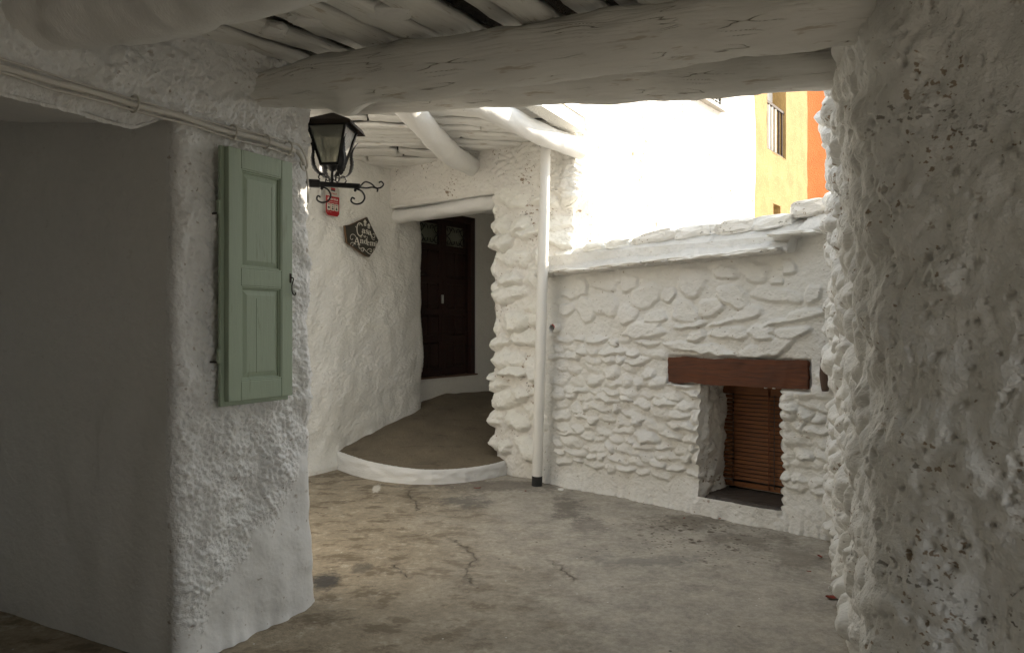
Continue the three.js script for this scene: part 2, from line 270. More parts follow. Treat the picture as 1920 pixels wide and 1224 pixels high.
const bumpFloor = placeFloor(texture(1536, 1536, (u, v) => { const x = -2.6 + 5.2 * u, d = 3.6 + 5.2 * v, [c] = cells(x * 60, d * 60, 9); return clamp(0.55 + 0.22 * fbm2(x * 5, d * 5, 6, 0.66) - 0.12 * sstep(0.35, 0.1, c) * sstep(0.0, 0.5, N2(x * 3, d * 3)) - 0.5 * sstep(0.012, 0.002, crackAt(x, d))); }, { color: false }));
const texRamp = texture(768, 768, (u, v) => { const m = 1 + 0.25 * pf(u, v, 5, 5, 401, 0.55) + 0.16 * pf(u, v, 40, 4, 411, 0.6), s = sstep(0.15, 0.6, pf(u, v, 6, 4, 421, 0.6, 14)); return mix3([0.165 * m, 0.132 * m, 0.088 * m], [0.085, 0.066, 0.042], s * 0.75); }, { metres: [2, 2] });

// ------------------------------------------------------------------ materials
const std = (o) => new THREE.MeshStandardMaterial({ roughness: 0.92, side: THREE.DoubleSide, ...o });
const M = {
  plain: std({ map: texPlain, bumpMap: bumpFine, bumpScale: 0.004 }),
  stone: std({ map: texStone, bumpMap: bumpTrowel, bumpScale: 0.012, roughness: 0.85 }),
  stucco: std({ map: texPier, bumpMap: bumpStucco, bumpScale: 0.009 }),
  cream: std({ map: texCream, bumpMap: bumpTrowel, bumpScale: 0.014, roughness: 0.88 }),
  dirty: std({ map: texDirty, bumpMap: bumpStucco, bumpScale: 0.008 }),
  rough: std({ map: texRough, bumpMap: bumpStucco, bumpScale: 0.009, roughness: 0.85 }),
  coping: std({ map: washTexture([0.84, 0.825, 0.78], 0.7, 0.5, 121, 768, 1.6), bumpMap: bumpStucco, bumpScale: 0.008 }),
  side: std({ map: washTexture([0.80, 0.785, 0.74], 1.25, 0.95, 171, 768, 4), bumpMap: bumpStucco, bumpScale: 0.008 }),
  patch: std({ map: texPier, bumpMap: bumpFine, bumpScale: 0.002 }),
  jamb: std({ map: texPlain, bumpMap: bumpTrowel, bumpScale: 0.005 }),
  core: std({ color: new THREE.Color().setRGB(0.72, 0.70, 0.66) }),
  limed: std({ map: texLimedWood, bumpMap: bumpGrain, bumpScale: 0.014, roughness: 0.85 }),
  plank: std({ map: texLimedWood, bumpMap: bumpGrain, bumpScale: 0.006, roughness: 0.9 }),
  logPaint: std({ map: texPlain, bumpMap: bumpFine, bumpScale: 0.005, roughness: 0.6 }),
  earth: std({ color: new THREE.Color().setRGB(0.05, 0.04, 0.03), bumpMap: bumpStucco, bumpScale: 0.02 }),
  floor: std({ map: texFloor, bumpMap: bumpFloor, bumpScale: 0.02, roughness: 0.8 }),
  ramp: std({ map: texRamp, bumpMap: bumpStucco, bumpScale: 0.008, roughness: 0.9 }),
  kerb: std({ map: texPlain, bumpMap: bumpStucco, bumpScale: 0.008 }),
  brown: std({ map: texBrownWood, bumpMap: bumpGrain, bumpScale: 0.003, roughness: 0.72 }),
  door: std({ map: texDoorWood, bumpMap: bumpGrain, bumpScale: 0.002, roughness: 0.75 }),
  slat: std({ map: texSlatWood, roughness: 0.7 }),
  sill: std({ color: new THREE.Color().setRGB(0.055, 0.042, 0.032), bumpMap: bumpStucco, bumpScale: 0.006, roughness: 0.6 }),
  green: std({ map: texGreen, bumpMap: bumpPaintWood, bumpScale: 0.0012, roughness: 0.55 }),
  iron: std({ color: new THREE.Color().setRGB(0.012, 0.012, 0.013), roughness: 0.38, metalness: 0.2 }),
  rust: std({ color: new THREE.Color().setRGB(0.035, 0.024, 0.018), roughness: 0.7, bumpMap: bumpFine, bumpScale: 0.002 }),
  pipe: std({ color: new THREE.Color().setRGB(0.78, 0.765, 0.72), roughness: 0.5, bumpMap: bumpFine, bumpScale: 0.0025 }),
  cable: std({ color: new THREE.Color().setRGB(0.66, 0.63, 0.57), roughness: 0.6 }),
  black: std({ color: new THREE.Color().setRGB(0.02, 0.02, 0.02), roughness: 0.6 }),
  steel: std({ color: new THREE.Color().setRGB(0.5, 0.5, 0.48), metalness: 0.8, roughness: 0.4 }),
  hammered: new THREE.MeshPhysicalMaterial({ color: new THREE.Color().setRGB(0.50, 0.50, 0.44), transmission: 0.75, thickness: 0, roughness: 0.5, ior: 1.5, bumpMap: bumpFine, bumpScale: 0.006, side: THREE.DoubleSide }),
  pane: new THREE.MeshPhysicalMaterial({ color: new THREE.Color().setRGB(0.9, 0.93, 0.9), transmission: 1, thickness: 0, roughness: 0.12, ior: 1.5, side: THREE.DoubleSide }),
  orange: std({ map: texRender, bumpMap: bumpStucco, bumpScale: 0.015 }),
  burnt: std({ map: texBurnt, bumpMap: bumpStucco, bumpScale: 0.015 }),
  curtain: std({ color: new THREE.Color().setRGB(0.72, 0.66, 0.5) }),
  doorCurtain: std({ color: new THREE.Color().setRGB(0.30, 0.30, 0.25) }),
  seam: std({ color: new THREE.Color().setRGB(0.13, 0.16, 0.11) }),
  grey: std({ color: new THREE.Color().setRGB(0.35, 0.33, 0.3), roughness: 0.7 }),
};

// ------------------------------------------------------------------ stones set in a wall
// stones = [{u, v, a, b, h, tilt, seed, rot}], found through a coarse grid; shape() is 1 well inside a stone, 0 at its outline
function stoneField(stones, cell = 0.25) {
  const grid = new Map(), key = (i, j) => i * 4096 + j;
  stones.forEach((s, id) => {
    const r = Math.max(s.a, s.b) * 1.25;
    for (let i = Math.floor((s.u - r) / cell); i <= Math.floor((s.u + r) / cell); i++) for (let j = Math.floor((s.v - r) / cell); j <= Math.floor((s.v + r) / cell); j++) { const k = key(i, j); if (!grid.has(k)) grid.set(k, []); grid.get(k).push(id); }
  });
  return (u, v) => {
    let bestS = 9, best = -1, h = 0;
    for (const id of grid.get(key(Math.floor(u / cell), Math.floor(v / cell))) || []) {
      const s = stones[id]; let x = u - s.u, y = v - s.v; const c = Math.cos(s.rot), n = Math.sin(s.rot); [x, y] = [(x * c + y * n) / s.a, (-x * n + y * c) / s.b];
      const a = Math.atan2(y, x), q = Math.pow(Math.pow(Math.abs(x), s.p) + Math.pow(Math.abs(y), s.p), 1 / s.p), w = 1 + 0.12 * Math.sin(2 * a + s.seed) + 0.09 * Math.sin(3 * a + s.seed * 2.3) + 0.05 * Math.sin(5 * a + s.seed * 4.1), d = q / w;
      if (d < bestS) { bestS = d; best = id; const e = clamp((1.06 - d) / (1.06 - s.soft)); h = s.h * e * (2 - e) * (1 - s.tilt * clamp(y, -1, 1)) * (1 + s.skew * clamp(x, -1, 1)); }
    }
    return [bestS, best, h];
  };
}
function courses(rand, u0, u1, v0, v1, { rows, wide, jitter = 0.25, h, tilt = 0.45, soft = 0.72, p = 2.6, keep = () => true, fillU = 0.46, fillV = 0.47, rot = 0.1 }) {
  const out = []; let v = v0;
  while (v < v1 - 0.02) {
    const rh = rows(v) * lerp(0.78, 1.28, rand()); let u = u0 - rand() * 0.15;
    while (u < u1) {
      const w = wide(v) * lerp(0.48, 1.6, rand()), cu = u + w / 2, cv = v + rh / 2 + (rand() - 0.5) * jitter * rh;
      const s = { u: cu, v: cv, a: w * fillU, b: rh * fillV * lerp(0.75, 1.15, rand()), h: h(cv) * lerp(0.45, 1.35, rand()), tilt: tilt * lerp(0.6, 1.3, rand()), skew: (rand() - 0.5) * 0.5, seed: rand() * 50, rot: (rand() - 0.5) * 2 * rot, p, soft };
      if (keep(s)) out.push(s); u += w;
    }
    v += rh;
  }
  return out;
}

// ------------------------------------------------------------------ ground
{
  const ground = structure('ground');
  const xs = [-60, -20, -8, ...range(-4, 4, 0.08), 8, 20, 60], ds = [-40, -10, -2, ...range(1, 9, 0.08), 14, 30, 80];
  sheet(ground, 'concrete_paving', M.floor, xs, ds, (x, d) => [x, 0.008 * fbm2(x * 0.8, d * 0.8, 3) * sstep(12, 6, Math.abs(x) + Math.abs(d - 5) * 0.5), -d], {});
}

// ------------------------------------------------------------------ house on the left of the passage: pier with the shutter, deep doorway, upper wall
const L0 = [-1.148, 4.32], LD = [0.468, 0.884], LN = [0.884, -0.468];
const onL = (t, out = 0) => [L0[0] + LD[0] * t + LN[0] * out, L0[1] + LD[1] * t + LN[1] * out];
function pierDisp(t, y) {
  const patch = sstep(0.0, 0.16, (0.62 - y) + (t + 0.42) * 0.9 + 0.10 * N2(t * 5, y * 5)), strip = sstep(-0.2, -0.08, t) * 0.45;
  const k = 1 - 0.9 * patch - strip * (1 - patch);
  const [c] = cells(t * 44 + 0.6 * N2(t * 9, y * 9), y * 40 + 0.5 * N2(t * 9 + 5, y * 9)), [c2] = cells(t * 21 + 0.5 * N2(t * 6, y * 6), y * 21, 3);
  const pop = 0.0095 * sstep(0.62, 0.0, c) + 0.013 * sstep(0.62, 0.05, c2) * sstep(-0.4, 0.5, N2(t * 4 + 3, y * 4)) + 0.0075 * fbm2(t * 30, y * 30, 3, 0.55);
  return pop * k + 0.018 * N2(t * 2.2, y * 1.7) + 0.012 * N2(t * 5.5, y * 5.5) * (1 - 0.6 * patch) + 0.045 * Math.exp(-y / 0.28) + 0.012 * N2(t * 9, 71) * Math.exp(-y / 0.06) + 0.010 * sstep(-0.12, 0.0, t) * N2(y * 2.1, 4) + 0.010 * sstep(-0.1, 0, t) * fbm2(t * 10, y * 11, 3) * sstep(0.7, 1.3, y);
}
{
  const house = thing('passage_house', 'white roughcast house wall with deep doorway, carrying the green shutter', 'house');
  const a = 1.8, low = planPath([[onL(-0.919)[0] - 0.884 * a, onL(-0.919)[1] + 0.468 * a], [...onL(-0.919), 0.05], [...L0, 0.09], [L0[0] - 0.884 * 1.5, L0[1] + 0.468 * 1.5]]);
  const edge = (t) => 2.49 + 0.085 * sstep(-1.12, -0.915, t);
  const tOf = (u) => u - a - 0.919 + 0.02;
  const jambFade = (u) => sstep(a - 0.06, a + 0.05, u);
  const disp = (u, y) => { const k = jambFade(u); return k * pierDisp(tOf(u), y) + (1 - k) * (0.006 * N2(u * 2.4, y * 1.7) + 0.002 * fbm2(u * 9, y * 8, 3) + 0.0012 * N2(u * 30, y * 26)); };
  sheet(house, 'doorway_jamb', M.jamb, range(0, a - 0.07, 0.014), range(0, 2.78, 0.014), wallPoint(low, disp));
  sheet(house, 'pier', M.stucco, [...range(a - 0.07, a + 1.04, 0.007), ...range(a + 1.06, a + 2.4, 0.04)], range(0, 2.575, 0.0075), wallPoint(low, disp), { pick: (u, y) => { const t = tOf(u); return t < 0.05 && sstep(0.0, 0.16, (0.62 - y) + (t + 0.42) * 0.9 + 0.10 * N2(t * 5, y * 5)) > 0.75 ? 0 : -1; }, stoneName: 'smooth_patch', stoneMat: M.patch });
  // upper wall over the doorway
  const up = planPath([onL(-8), [...L0, 0.09], [L0[0] - 0.884 * 1.5, L0[1] + 0.468 * 1.5]]);
  sheet(house, 'upper_wall', M.stucco, [...range(4.6, 8.2, 0.009), ...range(8.24, 9.4, 0.04)], [...range(2.49, 2.575, 0.0085), ...range(2.584, 3.45, 0.009)], (() => { const f = (u, y, c) => { const t = u - 8, e = Math.min(edge(t), 2.575), yy = y < 2.65 ? lerp(e, 2.65, (y - 2.49) / 0.16) : y, h = pierDisp(t, yy) - 0.06 * Math.pow(sstep(e + 0.11, e, yy), 2) * sstep(-0.86, -0.93, t) - 0.02 * sstep(0.55, 0.9, N2(t * 6, yy * 9)) * sstep(2.7, 2.8, yy); return [c[0] + c[2] * h, yy, -(c[1] + c[3] * h)]; }; f.col = (u) => up(u); return f; })(), {});
  sheet(house, 'wall', M.stucco, range(0, 5.35, 0.08), range(0, 3.45, 0.08), wallPoint(up, (u, y) => pierDisp(u - 8, y)), { skip: (u, y) => u > 4.6 && y > 2.5 });
  const soffit = (t, s) => { const p = onL(t, -s + 0.0 - 0.035); return [p[0], Math.min(edge(t), 2.575) + 0.012 + 0.15 * s + 0.006 * N2(t * 4, s * 4), -p[1]]; };
  sheet(house, 'doorway_soffit', M.jamb, range(-3.4, -0.86, 0.08), range(0, 1.8, 0.08), soffit, { flip: true });
  const q = (t0, t1, s0, s1) => [onL(t0, -s0), onL(t1, -s0), onL(t1, -s1), onL(t0, -s1)];
  part('pier_core', prism(q(-0.88, -0.06, 0.06, 1.45), -0.1, 3.44), M.core, house);
  part('doorway_back', prism(q(-3.4, -0.8, 1.79, 1.95), -0.1, 3.4), M.jamb, house);
  part('near_core', prism(q(-8, -2.7, 0.06, 1.9), -0.1, 3.44), M.jamb, house);
  part('upper_core', prism(q(-8, -0.06, 0.08, 1.9), 2.80, 3.44), M.core, house);
  part('parapet', prism(q(-8, -0.02, -0.01, 1.9), 3.45, 3.9), M.plain, house);
}

// ------------------------------------------------------------------ house on the right of the passage: rough lumpy wall
const R0 = [2.39, 5.63], RD = [-0.34, -0.94];
{
  const house = thing('rubble_wall_house', 'tall house with lumpy whitewashed rubble wall closing the right side', 'house');
  const C1 = [1.37, 2.87], path = planPath([[R0[0] + 0.94 * 4, R0[1] - 0.34 * 4], [...R0, 0.16], [...C1, 0.16], [1.98, 1.98, 0.2], [7, 1.2]]);
  const rand = mulberry(505), corner = courses(rand, 3.75, 7.02, 0.1, 4.2, { rows: () => 0.165, wide: () => 0.20, h: () => 0.052, tilt: 0.2, soft: 0.25, p: 2.2, rot: 0.6, jitter: 0.8, fillU: 0.46, fillV: 0.47 });
  const field = courses(rand, 7.02, 8.3, 0.1, 4.2, { rows: () => 0.22, wide: () => 0.26, h: () => 0.018, tilt: 0.4, soft: 0.0, p: 2, rot: 0.6, jitter: 0.8, keep: () => rand() < 0.62, fillU: 0.42, fillV: 0.42 });
  for (const s of corner) s.h *= 1 - 0.6 * sstep(5.2, 6.9, s.u);
  const f = stoneField([...corner, ...field]);
  const disp = (u, y) => {
    const s = u - 4, [ds, , h] = f(u + 0.02 * N2(u * 7, y * 7), y + 0.02 * N2(u * 7 + 5, y * 7)), big = 0.03 * N2(u * 1.1, y * 1.3) + 0.014 * N2(u * 3.1 + 7, y * 3.3);
    const [c, id] = cells(u * 13, y * 13, 21), pit = id < 0.14 ? sstep(0.30, 0.05, c + 0.1 * N2(u * 30, y * 30)) : 0, [e, ie] = cells(u * 26, y * 24, 31), pin = ie < 0.2 ? sstep(0.32, 0.1, e) : 0;
    return big + h + 0.011 * fbm2(u * 9, y * 7, 4, 0.5) + 0.006 * N2(u * 4.4 + 2, y * 4.1) - 0.022 * pit - 0.012 * pin + 0.05 * sstep(1.7, 3.0, y) * sstep(0.3, 1.4, s) * sstep(4.0, 2.6, s) - 0.02 + 0.05 * Math.exp(-(((y - 3.13) / 0.09) ** 2) - (((u - 4.02) / 0.13) ** 2)) * 1.6;
  };
  const every = [...corner, ...field], seen = new Set(every.map((s, id) => { const p = path(s.u); return [id, s.u > 4 && s.v < 3.2 ? s.a * s.b / (p[0] ** 2 + p[1] ** 2) : 0]; }).sort((a, b) => b[1] - a[1]).slice(0, 280).map((e) => e[0]));
  const pick = (u, y) => { const [s, id] = f(u + 0.02 * N2(u * 7, y * 7), y + 0.02 * N2(u * 7 + 5, y * 7)); return s < 0.95 ? (seen.has(id) ? id : REST) : -1; };
  sheet(house, 'plaster', M.rough, [...range(3.6, 6.5, 0.0115), ...range(6.51, 8.1, 0.008)], range(-0.02, 4.3, 0.0105), wallPoint(path, disp), { pick });
  sheet(house, 'plaster', M.rough, range(0, 3.6, 0.1), range(-0.02, 4.3, 0.12), wallPoint(path, disp), {});
  sheet(house, 'plaster', M.rough, range(8.1, 14, 0.1), range(-0.02, 4.3, 0.12), wallPoint(path, disp), {});
  const body = [[2.45, 5.45], [1.53, 2.90], [2.08, 2.10], [7, 1.33], [7, 3.9]];
  part('wall_core', prism(body, -0.1, 4.3), M.core, house);
  part('parapet', prism(body, 4.3, 4.45), M.plain, house);
}

// ------------------------------------------------------------------ house across the side lane and the passage wall with its opening onto it, both out of the picture
{
  const house = thing('lane_house', 'plain white house across the side lane, out of the picture', 'house');
  part('wall', prism([[10, 0.4], [13, 0.4], [13, -8], [10, -8]], -0.1, 2.6), M.plain, house);
  const side = thing('passage_side_wall', 'white passage wall with wide opening to the lane, out of the picture', 'wall');
  part('wall', prism([[2.0, -1.1], [2.35, -1.1], [2.35, -2.7], [2.0, -2.7]], -0.1, 3.3), M.plain, side);
  part('header', prism([[2.0, 1.97], [2.35, 1.97], [2.35, -1.1], [2.0, -1.1]], 2.50, 3.3), M.plain, side);
}

// ------------------------------------------------------------------ entrance house: cream wall, door, portal, pillar, sunlit side wall
const W0 = [-1.55, 9.23], WD = [0.781, -0.625], WN = [-0.625, -0.781];
const onW = (u, out = 0) => [W0[0] + WD[0] * u + WN[0] * out, W0[1] + WD[1] * u + WN[1] * out];
const entrance = thing('entrance_house', 'whitewashed house with dark wooden door, stone pillar and blazing sunlit side', 'house');
{
  const rand = mulberry(909);
  // cream wall and its rounded corner into the door recess
  const cream = planPath([[-4.6, 3.875], [-1.135, 9.84, 0.16], [-1.135 - 0.8646 * 0.45, 9.84 + 0.5025 * 0.45]]);
  const cd = (u, y) => 0.022 * N2(u * 0.9, y * 0.8) + 0.010 * N2(u * 3.2, y * 2.9) + 0.006 * fbm2(u * 13, y * 12, 4, 0.6) + 0.006 * Math.abs(N2(u * 22 + y * 6, y * 15)) + 0.05 * Math.exp(-Math.max(0, y - 0.05) / 0.15) * sstep(6.2, 5.0, u) - 0.05 * sstep(2.2, 3.4, y) * sstep(5.5, 6.9, u);
  sheet(entrance, 'cream_wall', M.cream, [...range(0, 3.6, 0.1), ...range(3.62, 7.4, 0.016)], range(-0.02, 3.9, 0.017), wallPoint(cream, cd));
  part('house_core', prism([[-4.7, 3.9], [-1.32, 9.72], [-1.62, 10.2], [-4, 12], [-7, 6]], -0.1, 4.2), M.core, entrance);
  // pillar, portal front and side wall share one plan line
  const front = planPath([[0.33, 8.88], [-0.234, 8.177, 0.07], [0.61, 7.5, 0.12], [3.874, 11.852, 0.05], [1.474, 13.65]]);
  const stones = courses(rand, 0.62, 1.80, 0.25, 2.92, { rows: (v) => v < 1 ? 0.17 : 0.21, wide: () => 0.36, h: () => 0.085, tilt: 0.45, soft: 0.25, p: 2.3, rot: 0.2, jitter: 0.7, fillV: 0.5, fillU: 0.5 });
  const f = stoneField(stones), wu = (u, y) => [u + 0.03 * N2(u * 5, y * 5), y + 0.025 * N2(u * 5 + 3, y * 6)];
  const fd = (u, y) => {
    const [, , h] = f(...wu(u, y)), top = sstep(2.9, 3.0, y), chamfer = 0.22 * sstep(1.55, 1.95, u) * sstep(2.6, 2.05, u) * sstep(3.0, 2.75, y), rough = sstep(2.3, 2.0, u);
    const ledge = 0.03 * Math.abs(N2(u * 4, y * 13 + 3)) * top * rough;
    return (h - 0.02) * (1 - top) * sstep(2.25, 1.95, u) + ledge + 0.03 * N2(u * 1.7, y * 1.5) * rough + (0.014 * rough + 0.004) * fbm2(u * 9, y * 9, 4, 0.6) + 0.007 * rough * Math.abs(N2(u * 26, y * 24)) + (u > 3 ? 0.02 * N2(u * 0.7, y * 0.6) : 0) - chamfer - 0.03 * sstep(2.97, 2.9, y) * sstep(1.3, 0.8, u);
  };
  sheet(entrance, 'pillar', M.dirty, range(0.45, 2.4, 0.0105), range(-0.02, 3.75, 0.0115), wallPoint(front, fd), { pick: (u, y) => { const [s, id] = f(...wu(u, y)); return s < 0.92 && u < 2.1 ? id : -1; }, stoneMat: M.cream });
  const win = (u, y) => u > 4.62 && u < 5.86 && y > 4.68 && y < 6.0;
  sheet(entrance, 'side_wall', M.side, [...range(2.4, 4.56, 0.05), 4.62, ...range(4.68, 5.8, 0.05), 5.86, ...range(5.92, 7.5, 0.04), ...range(7.6, 10.3, 0.3)], [...range(-0.02, 4.6, 0.05), 4.68, ...range(4.8, 6.6, 0.12)], wallPoint(front, fd), { skip: win });
  sheet(entrance, 'gable_wall', M.cream, range(0, 2.4, 0.12), range(3.75, 6.6, 0.15), wallPoint(front, fd));
  part('house_core', prism([[0.15, 8.35], [0.62, 7.75], [3.6, 11.75], [1.5, 13.4], [0.0, 12.2]], 3.6, 6.55), M.core, entrance);
  part('house_core', prism([[0.35, 8.75], [0.62, 7.98], [3.6, 11.75], [1.6, 13.2], [0.95, 11.2]], -0.1, 3.6), M.core, entrance);
  // wall over the portal, its soffit and the round lintel set back under it
  const over = planPath([onW(-0.32), onW(1.80)]);
  sheet(entrance, 'portal_wall', M.dirty, range(0, 2.1, 0.012), range(3.06, 3.75, 0.012), wallPoint(over, (u, y) => 0.015 * N2(u * 2, y * 2) + 0.011 * fbm2(u * 8, y * 9, 4, 0.6) + 0.010 * Math.abs(N2(u * 5, y * 15)) * sstep(0.6, 1.6, u) - 0.012 * Math.abs(N2(u * 17, y * 20)) * sstep(3.12, 3.2, y) - 0.03 * sstep(3.10, 3.06, y) - 0.01));
  part('portal_core', prism([onW(-0.3, -0.035), onW(1.78, -0.035), onW(1.78, -0.3), onW(-0.3, -0.3)], 3.065, 3.75), M.plain, entrance);
  const a = onW(-0.12, -0.17), b = onW(1.9, -0.20);
  part('lintel', logGeo([P3(a[0], 2.97, a[1]), P3((a[0] + b[0]) / 2, 2.985, (a[1] + b[1]) / 2), P3(b[0], 3.0, b[1])], () => 0.085, { rings: 40, sides: 16, rough: 0.009, seed: 3, squash: 1.3 }), M.logPaint, entrance);
  part('lintel_fill', prism([onW(-0.3, -0.22), onW(1.9, -0.22), onW(1.9, -0.6), onW(-0.3, -0.6)], 2.97, 3.3), M.plain, entrance);
  // door wall inside the portal
  const D0 = [-1.328, 9.90], DD = [0.559, 0.829], DN = [0.829, -0.559], onD = (t, out = 0) => [D0[0] + DD[0] * t + DN[0] * out, D0[1] + DD[1] * t + DN[1] * out];
  const dpath = planPath([onD(-0.25), onD(2.5, 0), onD(2.5, 1.4)], 0.03), hole = (u, y) => u > 0.30 && u < 1.676 && y > 0.885 && y < 3.2;
  sheet(entrance, 'porch_wall', M.cream, [...range(0, 0.26, 0.065), 0.30, ...range(0.36, 1.62, 0.063), 1.676, ...range(1.72, 3.9, 0.05)], [...range(0.2, 0.83, 0.045), 0.885, ...range(0.95, 3.14, 0.06), 3.2, 3.4], wallPoint(dpath, (u, y) => 0.006 * fbm2(u * 6, y * 6, 3)), { skip: hole });
  part('porch_ceiling', prism([[-1.7, 9.6], [-0.15, 8.4], [0.45, 8.9], [1.3, 11.3], [0.0, 12.4], [-1.6, 10.3]], 3.3, 3.5), M.plain, entrance);
  part('porch_core', prism([onD(-0.3, -0.3), onD(2.6, -0.3), onD(2.6, -0.5), onD(-0.3, -0.5)], 0, 3.6), M.core, entrance);
  const thr = part('threshold', prism([onD(-0.2, 0.012), onD(1.45, 0.012), onD(1.45, -0.14), onD(-0.2, -0.14)], 0.885, 0.905), std({ color: new THREE.Color().setRGB(0.16, 0.09, 0.06), roughness: 0.6 }), entrance);
  // the door: frame, two leaves of stiles, rails and vertical panels, two small grilled panes
  const door = new THREE.Group(); door.name = 'door'; entrance.add(door);
  { const p = onD(0.05, -0.10); door.position.set(p[0], 0.905, -p[1]); door.rotation.y = Math.atan2(DD[1], DD[0]); }
  const wd = (w, h, t, x, y, z, r = 0.006) => metreUV(boxAt(w, h, t, x, y, z, r));
  part('door_frame', wd(0.10, 2.3, 0.10, 1.326, 1.15, 0.03), M.door, door); part('door_frame', wd(0.10, 2.3, 0.10, 0.05, 1.15, 0.03), M.door, door); part('door_frame', wd(1.18, 0.09, 0.10, 0.688, 2.255, 0.03), M.door, door);
  for (const x0 of [0.10, 0.69]) {
    const w = 0.585;
    for (const x of [x0 + 0.042, x0 + w - 0.042]) part('stile', wd(0.08, 2.2, 0.05, x, 1.105, 0), M.door, door);
    const rails = [0.06, 0.52, 0.90, 1.34, 1.80, 2.17], hts = [0.12, 0.09, 0.09, 0.09, 0.09, 0.08];
    rails.forEach((y, i) => part('rail', wd(w - 0.16, hts[i], 0.046, x0 + w / 2, y, 0), M.door, door));
    for (let i = 0; i < 4; i++) {
      const y0 = rails[i] + hts[i] / 2, y1 = rails[i + 1] - hts[i + 1] / 2, h = y1 - y0;
      part('muntin', wd(0.04, h, 0.044, x0 + w / 2, (y0 + y1) / 2, 0), M.door, door);
      for (const s of [-1, 1]) part('panel', wd(0.165, h - 0.03, 0.034, x0 + w / 2 + s * 0.113, (y0 + y1) / 2, 0.004, 0.016), M.door, door);
      for (const s of [-1, 1]) part('panel_back', wd(0.21, h + 0.02, 0.012, x0 + w / 2 + s * 0.105, (y0 + y1) / 2, -0.012), M.door, door);
    }
    part('glass', wd(0.43, 0.30, 0.008, x0 + w / 2, 1.985, -0.012), M.doorCurtain, door);
    part('glass', wd(0.43, 0.30, 0.004, x0 + w / 2, 1.985, 0.0), M.pane, door);
    const gx = x0 + w / 2, gy = 1.985, bits = [];
    for (const sx of [-1, 1]) for (const sy of [-1, 1]) {
      const pts = []; for (let k = 0; k <= 10; k++) { const a = -0.6 + k * 0.42, r = 0.012 + 0.0045 * k; pts.push([gx + sx * (0.075 + Math.cos(a) * r * 0.9), gy + sy * (0.085 + Math.sin(a) * r * 0.9), 0.018]); }
      bits.push(tube(pts, 0.008, 30, 6));
      bits.push(tube([[gx + sx * 0.20, gy, 0.018], [gx + sx * 0.14, gy + sy * 0.035, 0.018], [gx + sx * 0.115, gy + sy * 0.08, 0.018], [gx + sx * 0.15, gy + sy * 0.12, 0.018], [gx + sx * 0.19, gy + sy * 0.10, 0.018], [gx + sx * 0.175, gy + sy * 0.07, 0.018]], 0.008, 30, 6));
    }
    part('grille', mergeGeometries(bits), M.iron, door);
  }
  part('handle', wd(0.03, 0.12, 0.03, 0.66, 1.08, 0.04), M.steel, door);
  // bright window high on the side wall: pane, frame and grille
  const w = new THREE.Group(); w.name = 'window'; entrance.add(w);
  { const c = front(4.62); w.position.set(c[0], 4.68, -c[1]); w.rotation.y = Math.atan2(0.8, 0.6); }
  part('pane', boxAt(1.24, 1.32, 0.02, 0.62, 0.66, -0.10), M.grey, w);
  part('sill', boxAt(1.26, 0.05, 0.20, 0.62, -0.005, -0.02), M.grey, w);
  for (let k = 0; k < 9; k++) part('bar', new THREE.CylinderGeometry(0.009, 0.009, 1.3, 6).translate(0.06 + k * 0.14, 0.66, -0.02), M.steel, w);
  for (let k = 0; k < 8; k++) part('bar', new THREE.CylinderGeometry(0.007, 0.007, 1.24, 6).rotateZ(Math.PI / 2).translate(0.62, 0.12 + k * 0.15, -0.015), M.steel, w);
}

// ------------------------------------------------------------------ ramped landing before the door, with its white kerb
{
  const ramp = structure('entrance_landing');
  const F = new THREE.CatmullRomCurve3([P3(-2.15, 0.20, 8.62), P3(-1.94, 0.19, 8.36), P3(-1.44, 0.172, 7.80), P3(-0.92, 0.142, 7.585), P3(-0.546, 0.135, 7.66), P3(-0.20, 0.14, 7.90), P3(0.0, 0.15, 8.20)]), B0 = P3(-1.6, 0.645, 10.05), B1 = P3(0.75, 0.68, 11.6);
  const top = (s, t) => { const a = F.getPoint(s), b = B0.clone().lerp(B1, s), e = 0.012 * N2(s * 30, 2) * Math.exp(-t * 30); a.lerp(b, clamp(t + e)); return [a.x, a.y + 0.008 * N2(a.x * 3, a.z * 3) * sstep(0, 0.1, t), a.z]; };
  sheet(ramp, 'ramp', M.ramp, range(0, 1, 0.012), [0, 0.006, 0.012, 0.02, 0.03, ...range(0.045, 1, 0.02)], top, {});
  // rewrite the uv of the ramp in metres, then the painted kerb: a rounded face with a ragged lip over the ramp's edge
  const m = ramp.children[0].geometry, p = m.attributes.position; for (let i = 0; i < p.count; i++) m.attributes.uv.setXY(i, p.getX(i), p.getZ(i));
  const N = 260, us = range(0.02, 0.985, 1 / N), prof = range(0, 1, 0.06);
  sheet(ramp, 'kerb', M.kerb, us, prof, (s, v) => {
    const a = F.getPoint(s), T = F.getTangent(s), n = new THREE.Vector3(-T.z, 0, T.x).normalize(); if (n.z < 0) n.negate();
    const lip = 0.014 + 0.022 * Math.abs(N2(s * 70, 7)) + 0.02 * Math.abs(N2(s * 22, 3)), y = v < 0.72 ? a.y * v / 0.72 : a.y + 0.006 * Math.sin((v - 0.72) / 0.28 * Math.PI) , o = v < 0.72 ? 0.012 + 0.014 * N2(s * 14, v * 2) * 0.6 + 0.012 * (1 - v) - 0.008 * sstep(0.55, 0.72, v) : lerp(0.006, -lip, (v - 0.72) / 0.28);
    return [a.x + n.x * o, Math.max(y, -0.01), a.z + n.z * o];
  }, {});
}

